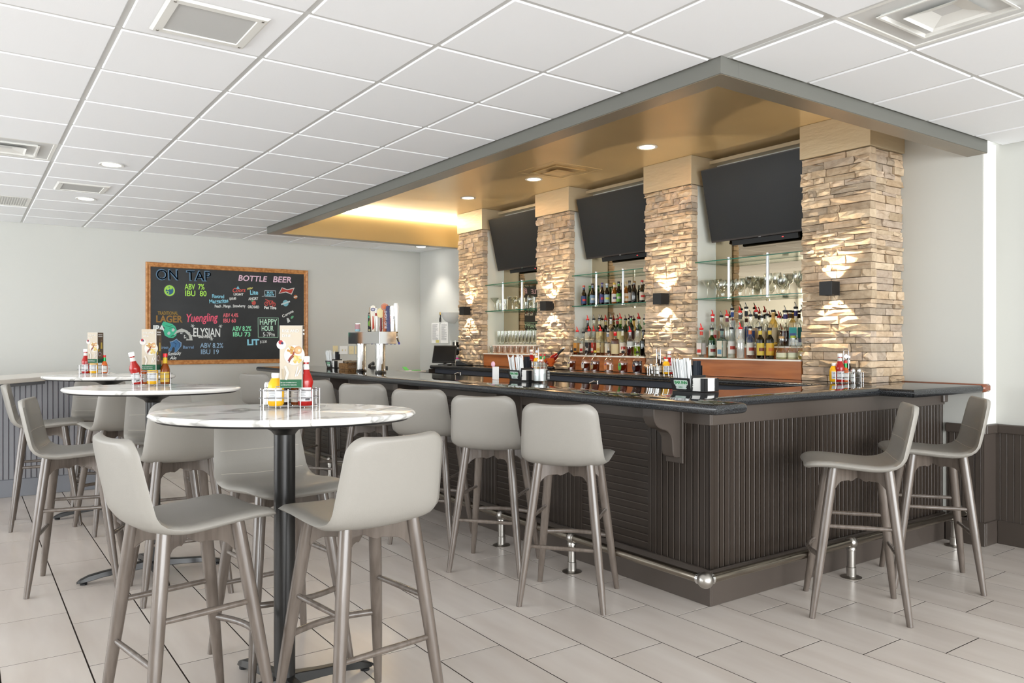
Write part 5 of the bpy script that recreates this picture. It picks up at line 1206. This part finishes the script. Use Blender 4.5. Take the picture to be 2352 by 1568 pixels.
# ------------------------------------------------------------------ napkin and straw caddies
M_straw = mat('straw_wrap', srgb(240, 242, 242), .6)
def napkin_caddy(x, y, label, seed):
    t = thing('napkin_caddy', label, 'napkin holder', (x, y, CT), 0, 'black napkin and straw caddies lettered BAR INN')
    # origin: corner nearest the camera; +y runs along the bar, +x across it
    # napkin bay: corner posts
    h = .078; w = .125; th = .003; pst = .03
    mb = MB(); mb.box(0, w, 0, .246, 0, th)
    mb.build('base', M_blackmat, t)
    for (ax, bx, ay, by) in ((0, th, 0, pst), (0, pst, 0, th), (w-th, w, 0, pst), (w-pst, w, 0, th)): MB().box(ax, bx, ay, by, th, h).build('guard', M_blackmat, t, bevel=.001)
    MB().box(th, w, .098, .101, th, h+.015).build('divider', M_blackmat, t, bevel=.001)
    st = random.Random(seed)
    for q in range(18): z = th+.0045+q*.0042; d = st.uniform(-.0015, .0015); MB().box(.006+d, .118+d, .008+d, .093-d, z-.004, z).build('napkin', M_paper, t)
    # straw bay: raised front plate with logo, black side cards at the back
    MB().prism([(0, .135), (.0, .23)], lambda a, b: (a, b, 0), lambda a, b: (a, b, 0)) if False else None
    MB().add([(0, .104, th), (0, .246, th), (-.014, .258, .076), (-.014, .102, .076), (.003, .104, th), (.003, .246, th), (-.011, .258, .076), (-.011, .102, .076)], [(0, 1, 2, 3), (4, 7, 6, 5), (0, 4, 5, 1), (1, 5, 6, 2), (2, 6, 7, 3), (3, 7, 4, 0)]).build('logo_plate', M_blackmat, t)
    MB().box(.1, .103, .104, .246, th, .15).build('back_plate', M_blackmat, t, bevel=.001)
    for q in range(4): MB().box(.055+q*.01, .058+q*.01, .104, .136, .05, .178).build('black_card', mat('black_card', srgb(40, 46, 56), .4), t)
    sg = (-.0, .2355, .0); rt = Vector((0, -1, 0)); up = Vector((-.014, 0, .071)).normalized()
    s = Sheet(Vector((-.0002, .236, .003)), rt, up, .0006)
    s.poly([(.008, .036), (.010, .060), (.018, .062), (.112, .062), (.118, .056), (.116, .034), (.106, .031), (.02, .032)], (226, 240, 230)).poly([(.02, .033), (.018, .024), (.026, .019), (.018, .012), (.026, .008), (.098, .008), (.106, .012), (.098, .019), (.106, .024), (.104, .033)], (222, 236, 228)); s.build(t, 'logo_ground')
    o = Vector((-.0002, .236, .003)); n = rt.cross(up).normalized()*.0016
    text('BAR INN', o+rt*.014+up*.039+n, rt, up, .0255, lbl((20, 160, 80)), t, 'lettering', .0006, sx=1.0); text('GRILL', o+rt*.040+up*.014+n, rt, up, .0165, lbl((160, 206, 180)), t, 'lettering', sx=.9)
    for q in range(46):
        a, b = st.uniform(.006, .05), st.uniform(.112, .24); l = st.uniform(.165, .19)
        lean = Vector((-.12+st.uniform(-.04, .04), .02+(b-.17)*.9+st.uniform(-.06, .06), 1)).normalized()
        MB().tube([(a, b, .006), Vector((a, b, .006))+lean*l], .0036, 6).build('straw', M_straw, t)
    return t
napkin_caddy(3.50, 3.04, 'black BAR INN napkin and straw caddy at the corner of the bar', 3)
napkin_caddy(3.45, 4.68, 'black BAR INN napkin and straw caddy halfway along the bar', 4)
napkin_caddy(3.44, 8.34, 'black BAR INN napkin and straw caddy at the far end of the bar', 5)
t = thing('glass_carafe', 'clear round shouldered glass jar with chalk labels beside the middle napkin caddy', 'jar', (3.50, 4.60, CT))
MB().lathe([(0, 0), (.05, 0), (.053, .006), (.053, .088), (.047, .11), (.03, .125), (.026, .13), (.026, .155), (.029, .157), (.029, .161), (.024, .161)], n=28).build('glass_body', G_rim, t, smooth=50)
MB().lathe([(0, .004), (.0505, .004), (.0505, .09), (0, .09)], n=28).build('filling', mat('silver_filling', srgb(206, 210, 212), .25, metal=.3), t, smooth=40)
s = Sheet((-.0, -.0535, .01), RT, UP); s.rect(.016, .0, .046, .075, (24, 24, 26))
for q in range(6): s.rect(.024, .006+q*.011, .044, .011+q*.011, (226, 226, 224))
s.build(t, 'label_print')

# ------------------------------------------------------------------ beer tap tower
t = thing('tap_tower', 'polished steel beer tower on two pipes with a row of taps', 'beer tower', (3.36, 7.21, CT))
for yy in (-.205, .245):
    MB().lathe([(.03, .0), (.055, .0), (.057, .006), (.05, .010), (.052, .012), (.048, .02), (.048, .262), (.055, .266), (.055, .272)], (0, yy, 0), 32).build('pipe', M_chrome, t, smooth=35)
    for k in range(4): a = k*PI/2+.5; MB().lathe([(.004, 0), (.004, .012), (.0055, .013), (.0055, .018), (0, .019)], (.05*math.cos(a), yy+.05*math.sin(a), .008), 10).build('bolt', M_chrome, t, smooth=40)
MB().box(-.09, .09, -.37, .37, .272, .39).build('manifold_box', M_chrome, t, bevel=.002)
HD = [('white', 'tall rounded white tap handle'), ('silver', 'flat silver tap handle'), ('navy', 'navy blue tap handle'), ('orange', 'orange disc topped tap handle'), ('red', 'dark red tap handle with cream medallion'), ('bat', 'white and red tap handle'), ('cream', 'white tap handle with blue crest'), ('green', 'slanted black and green tap handle')]
for i, (k, d) in enumerate(HD):
    yy = -.30+i*.0885; zf = .335
    f = MB(); f.tube([(.09, yy, zf), (.125, yy, zf), (.135, yy, zf-.01), (.15, yy, zf-.05)], [.010, .011, .011, .008], 12).lathe([(.011, -.012), (.014, 0), (.011, .016), (.007, .03), (.006, .055)], (.128, yy, zf), 12)
    f.build('faucet', M_chrome, t, smooth=40)
    MB().tube([(.148, yy, zf-.045), (.156, yy, zf-.068)], .009, 10).build('spout_plug', mat('blue_plug', srgb(40, 44, 150), .4), t)
    h = thing('beer_tap', d+f' on the beer tower', 'tap handle', (3.36+.128, 7.21+yy, CT+zf+.055), group='tap handles on the beer tower', rot=((0, 0, math.radians(46)) if k != 'green' else (math.radians(5), math.radians(-7), math.radians(46))))
    h.scale = (1.12, 1.12, 1.12)
    def slab(w0, w1, hh, m, dth=.012, top=True):
        mb = MB(); pr = [(-w0/2, 0), (w0/2, 0), (w1/2, hh*.85), (w1/2*.8, hh*.97), (0, hh), (-w1/2*.8, hh*.97), (-w1/2, hh*.85)]
        mb.prism(pr, lambda a, b: (-dth, a, b), lambda a, b: (dth, a, b)); mb.build('grip', m, h, bevel=.002)
    FX = (0, -1, 0)
    if k == 'white':
        MB().tube([(0, 0, 0), (0, 0, .05), (0, .003, .14), (0, .006, .22), (0, .006, .25)], [.008, .012, .019, .026, .018], 16).build('grip', M_plastic, h, smooth=50); MB().lathe([(.008, -.012), (.01, .0)], n=12).build('ferrule', mat('brass', srgb(200, 160, 60), .2, metal=1), h)
        text('Lite', (-.021, .03, .1), UP, (0, 1, 0) if False else (0, 1, 0), .036, lbl((30, 50, 70)), h, 'lettering') if False else text('Lite', (-.024, .012, .09), (0, 0, 1), (0, 1, 0), .03, lbl((30, 50, 70)), h, 'lettering')
    elif k == 'silver':
        slab(.03, .05, .235, M_metal); text('Coors', (-.0128, .012, .07), (0, 0, 1), (0, 1, 0), .026, lbl((170, 30, 40)), h, 'lettering'); text('LIGHT', (-.0128, .012, .15), (0, 0, 1), (0, 1, 0), .022, lbl((60, 60, 66)), h, 'lettering')
    elif k == 'navy':
        slab(.032, .05, .235, mat('navy_handle', srgb(30, 34, 92), .3)); text('BUD LIGHT', (-.0128, .012, .03), (0, 0, 1), (0, 1, 0), .032, lbl((236, 236, 240)), h, 'lettering', .0004, sx=1.0)
    elif k == 'orange':
        slab(.028, .03, .2, mat('orange_wood', srgb(180, 90, 40), .4)); mb = MB(); mb.prism([(.032*math.cos(a), .225+.032*math.sin(a)) for a in [2*PI*q/20 for q in range(20)]], lambda a, b: (-.012, a, b), lambda a, b: (.012, a, b)); mb.build('disc', mat('orange_disc', srgb(206, 108, 56), .4), h)
        s = Sheet((-.0124, 0, .225), FX, UP); s.stroke([(.024*math.cos(a), .024*math.sin(a)) for a in [2*PI*q/16 for q in range(16)]], .004, (170, 170, 170), True); s.build(h, 'ring_print')
        text('GOLDEN', (-.0128, .008, .03), (0, 0, 1), (0, 1, 0), .022, lbl((90, 40, 20)), h, 'lettering')
    elif k == 'red':
        MB().tube([(0, 0, 0), (0, 0, .03), (0, 0, .06), (0, 0, .13)], [.008, .013, .009, .009], 14).build('grip', mat('dark_red', srgb(120, 20, 34), .3), h, smooth=40); mb = MB(); mb.prism([(.036*math.cos(a), .175+.045*math.sin(a)) for a in [2*PI*q/20 for q in range(20)]], lambda a, b: (-.01, a, b), lambda a, b: (.01, a, b)); mb.build('medallion', mat('cream_medal', srgb(226, 214, 160), .4), h)
    elif k == 'bat':
        MB().tube([(0, 0, 0), (0, 0, .04), (0, 0, .14), (0, 0, .2), (0, 0, .22)], [.008, .011, .018, .021, .012], 14).build('grip', M_plastic, h, smooth=50)
        s = Sheet((-.0215, 0, 0), FX, UP); s.rect(-.012, .15, .012, .175, (180, 50, 40)); s.build(h, 'badge_print')
    elif k == 'cream':
        slab(.03, .056, .25, mat('cream_handle', srgb(232, 226, 212), .4)); s = Sheet((-.0124, 0, 0), FX, UP); s.disc(0, .21, .022, (50, 54, 130), .016).disc(0, .21, .016, (210, 210, 216), .01).poly([(-.004, .15), (.004, .15), (.014, .04), (-.006, .02)], (206, 70, 46)); s.build(h, 'badge_print'); MB().box(-.011, .011, .026, .034, .05, .23).build('back_edge', mat('tan_edge', srgb(150, 116, 74), .5), h)
    else:
        slab(.03, .042, .19, M_blackmat); s = Sheet((-.0124, 0, 0), FX, UP); s.rect(-.016, .135, .016, .155, (40, 190, 150)).rect(-.014, .16, .014, .172, (200, 200, 196)).disc(0, .085, .014, (120, 200, 60), .03).disc(0, .05, .010, (20, 30, 34), .012).disc(0, .022, .010, (206, 196, 150), .01); s.build(h, 'badge_print')
t = thing('printed_glass', 'small printed glass standing on top of the beer tower', 'glass', (3.30, 7.41, CT+.3905)); MB().lathe([(0, 0), (.024, 0), (.027, .004), (.027, .09), (.026, .09), (.025, .006), (0, .005)], n=20).build('glass_body', G_rim, t, smooth=50)
MB().lathe([(.0275, .03), (.0275, .08)], n=12, a0=2.2, a1=5.2).build('print_band', lbl((196, 150, 156)), t); MB().lathe([(.0275, .008), (.0275, .028)], n=12, a0=2.2, a1=5.2).build('print_base', lbl((150, 196, 214)), t)

# ------------------------------------------------------------------ far end of the bar, register corner
t = thing('wicker_tray', 'low brown wicker tray of dark packets beside the beer tower', 'tray', (3.40, 7.78, CT)); 
for z in range(7): MB().tube([(-.1, -.11, .008+z*.009), (.1, -.11, .008+z*.009), (.1, .11, .008+z*.009), (-.1, .11, .008+z*.009)], .005, 6, closed=True).build('woven_band', mat('wicker', srgb(150, 112, 66), .7, noise=(srgb(90, 62, 36), (120, 120, 120), 2, .4, .6)), t)
MB().box(-.1, .1, -.11, .11, 0, .006).build('base', mat('wicker', srgb(150, 112, 66)), t)
for q in range(7): MB().obox((-.05+.03*(q % 4), -.08+.026*q, .07), (.03, .006, .004), (0, .02, .01), (-.004, 0, .012)).build('packet', mat('dark_packet', srgb(60, 46, 36), .5), t, bevel=.003)
def plate(x, z, w, label, m):
    t = thing('switch_plate', label, 'wall switch', (x, FY, z), group='switch plates on the far wall'); MB().box(-w/2, w/2, -.006, 0, -.058, .058).build('cover', m, t, bevel=.002)
    k = 2 if w > .1 else 1
    for q in range(k): MB().box((q-(k-1)/2)*.046-.005, (q-(k-1)/2)*.046+.005, -.016, -.006, -.012, .012).build('toggle', M_ivory, t, bevel=.001)
plate(4.30, 1.27, .075, 'beige switch plate, leftmost behind the straws', M_ivory); plate(4.425, 1.265, .12, 'white double switch plate, second from the left', M_plastic); plate(4.54, 1.263, .075, 'cream single switch plate, third from the left', M_ivory); plate(4.635, 1.263, .075, 'cream switch plate beside the left steel pipe', M_ivory)
t = thing('register_screen', 'black touch screen of the cash register on a stand', 'cash register', (5.03, 8.62, CT), math.radians(-52))
MB().lathe([(0, 0), (.09, 0), (.09, .008), (.02, .02), (.018, .07)], n=24).build('stand', M_blackmetal, t, smooth=40)
up = Vector((0, .34, .94)); MB().obox((0, -.01, .135), (.155, 0, 0), up*.115, Vector((0, -.94, .34))*.012).build('housing', M_blackmat, t, bevel=.003)
MB().obox((0, -.0225, .139), (.145, 0, 0), up*.1, Vector((0, -.94, .34))*.001).build('screen', mat('pos_screen', srgb(22, 23, 25), .2), t)
MB().box(.02, .20, .03, .06, .18, .2).build('card_reader', M_blackmat, t)
t = thing('card_terminal', 'black card terminal with cable beside the register screen', 'card reader', (5.12, 8.28+.02, CT), math.radians(20)); MB().prism([(-.1, 0), (.1, 0), (.1, .05), (.04, .055), (-.1, .012)], lambda a, b: (-.045, a, b), lambda a, b: (.045, a, b)).build('body', M_blackmat, t, bevel=.003); MB().obox((0, .07, .056), (.03, 0, 0), (0, .02, .002), (0, 0, .001)).build('display', mat('lcd', srgb(70, 80, 90), .2), t)
t = thing('receipt_printer', 'white rack with black receipt printer and pink tray by the farthest column', 'printer', (5.3, 8.72, CT), math.radians(0))
for (a, b) in ((-.11, -.09), (.11, -.09), (-.11, .02), (.11, .02)): MB().box(a-.006, a+.006, b-.006, b+.006, 0, .31).build('post', M_plastic, t)
MB().box(-.11, .11, -.09, .02, 0, .045).build('drawer_unit', mat('grey_plastic', srgb(130, 130, 130), .5), t, bevel=.003); MB().box(-.115, .115, -.1, .02, .07, .085).build('pink_tray', mat('pink_tray', srgb(196, 60, 150), .4), t, bevel=.002)
MB().box(-.1, .1, -.085, .02, .12, .2).build('printer_body', M_blackmat, t, bevel=.006); MB().box(-.11, .11, -.09, .02, .212, .222).build('upper_tray', M_plastic, t); MB().box(-.09, .09, -.08, .01, .222, .29).build('paper_basket', M_blackmetal, t, bevel=.004)
t = thing('desk_phone', 'black office telephone with green display on the low desk', 'telephone', (4.42, 9.3, .9755), math.radians(-40))
MB().prism([(-.1, 0), (.1, 0), (.1, .09), (-.1, .03)], lambda a, b: (-.11, a, b), lambda a, b: (.11, a, b)).build('base', M_blackmat, t, bevel=.004)
up = Vector((0, .957, .287)); nn = Vector((0, -.287, .957)); MB().obox(Vector((.03, 0, .062))+nn*.001, (.045, 0, 0), up*.055, nn*.001).build('key_sheet', M_paper, t); MB().obox(Vector((.03, .075, .085))+nn*.001, (.04, 0, 0), up*.014, nn*.001).build('display', mat('green_lcd', srgb(90, 220, 90), .4), t)
for q in range(12): MB().obox(Vector((.085+.009*(q % 3)-.01, -.04+.018*(q//3), .05+.006*(q//3)))+nn*.003, (.003, 0, 0), up*.005, nn*.002).build('key', mat('dark_key', srgb(70, 70, 72), .5), t)
MB().tube([(-.085, -.09, .07), (-.085, -.08, .1), (-.085, 0, .125), (-.085, .09, .13), (-.085, .1, .1)], [.018, .02, .014, .02, .018], 12).build('handset', M_blackmat, t, smooth=50)
t = thing('note_papers', 'white papers and green notes stacked beside the telephone', 'papers', (4.95, 9.35, .9755)); MB().box(-.15, .15, -.1, .1, 0, .02).build('paper_stack', M_paper, t); MB().obox((-.1, 0, .05), (.03, 0, 0), (0, .04, .02), (0, 0, .002)).build('green_note', mat('green_note', srgb(90, 200, 70), .6), t); MB().obox((.05, -.02, .025), (.05, .01, 0), (-.01, .03, 0), (0, 0, .004)).build('green_card', mat('green_note', srgb(90, 200, 70)), t)
def notice(y0, y1, z0, z1, label, note):
    t = thing('notice_sheet', label, 'notice', (WX, (y0+y1)/2, (z0+z1)/2), group='printed notices on the wall by the register'); w, h = y1-y0, z1-z0
    MB().box(-.004, -.001, -w/2, w/2, -h/2, h/2).build('sheet', M_paper, t); s = Sheet((-.0042, w/2, -h/2), (0, -1, 0), UP); rr = random.Random(int(y0*100))
    for q in range(22): s.rect(w*.1, h*(.92-q*.036), w*(.5+rr.random()*.38), h*(.92-q*.036)+.0035, (150, 150, 150))
    if note: s.rect(w*.55, h*.02, w*.95, h*.16, (236, 222, 130))
    s.build(t, 'print')
notice(9.83, 10.06, 1.362, 1.66, 'white printed notice with a yellow sticky note on the wall', True); notice(9.585, 9.80, 1.362, 1.66, 'white printed notice beside the wall bracket, without a sticky note', False)
t = thing('wall_uplighter', 'white half bowl wall light above the register', 'wall lamp', (WX-.001, 9.45, 1.79)); MB().lathe([(0, -.155), (.06, -.145), (.12, -.11), (.165, -.05), (.18, 0), (.17, 0), (.155, -.045), (.11, -.1), (0, -.145)], n=24, a0=PI/2, a1=3*PI/2).build('bowl', M_white, t, smooth=50)
t = thing('bottle_opener', 'black and brass bottle opener hanging on the wall above the notices', 'bottle opener', (WX-.002, 9.80, 1.74)); MB().tube([(-.006, .0, .05), (-.006, 0, .0), (-.006, .02, -.03), (-.006, .02, -.07), (-.006, -.012, -.07), (-.006, -.012, -.03), (-.006, 0, 0)], .006, 8).build('loop', M_blackmat, t); MB().box(-.012, -.002, -.012, .012, .03, .07).build('brass_head', mat('brass', srgb(200, 160, 60), .2, metal=1), t, bevel=.002)
# leaning wine bottle in an orange holder
t = thing('wine_holder', 'orange swooping bottle holder on a dark base by the third column', 'bottle holder', (5.06, 6.47, CT), math.radians(-53))
MB().sphere((0, 0, .02), .045, 16, 8, (1, .8, .45)).build('dark_base', M_blackmetal, t, smooth=50)
MB().tube([(0, 0, .02), (0, 0, .05), (0, 0, .09)], [.02, .03, .04], 16).build('stem', mat('orange_ceramic', srgb(206, 96, 40), .35), t, smooth=50)
mb = MB(); mb.add([(-.06, -.02, .15), (-.045, .02, .06), (.02, .03, .05), (.07, .02, .10), (.055, -.03, .09), (.0, -.035, .045), (-.05, -.03, .07)], [(0, 1, 6), (1, 2, 5, 6), (2, 3, 4, 5)]); mb.build('leaf', mat('orange_ceramic', srgb(206, 96, 40)), t)
MB().lathe([(.03, .0), (.045, .03), (.05, .06)], (0, 0, .06), 16, a0=PI*.9, a1=2.2*PI).build('cup', mat('orange_ceramic', srgb(206, 96, 40)), t, smooth=50)
t = thing('wine_bottle', 'red and dark green wine bottle leaning in the orange holder', 'bottle', (5.06-.02, 6.47+.03, CT+.065), rot=(0, math.radians(48), math.radians(-53)))
MB().lathe([(0, 0), (.03, 0), (.033, .01), (.033, .10), (.026, .125), (.015, .15)], n=22).build('glass_body', mat('red_wine_glass', srgb(120, 20, 16), .12), t, smooth=50); MB().lathe([(.0152, .148), (.0135, .18), (.013, .225), (.015, .23)], n=18).build('neck_foil', M_blackmetal, t, smooth=50); MB().lathe([(.0152, .228), (.0165, .24), (.012, .25), (0, .252)], n=14).build('stopper', M_chrome, t, smooth=50)
t = thing('paper_pad', 'white printed pad with a pink flower beside the middle napkin caddy', 'card', (3.36, 4.97, CT)); MB().box(0, .02, 0, .06, 0, .1).build('pad', M_paper, t); MB().sphere((.0, .05, .118), .022, 10, 8, (.6, 1, 1)).build('flower', mat('pink_flower', srgb(226, 180, 196), .7), t)
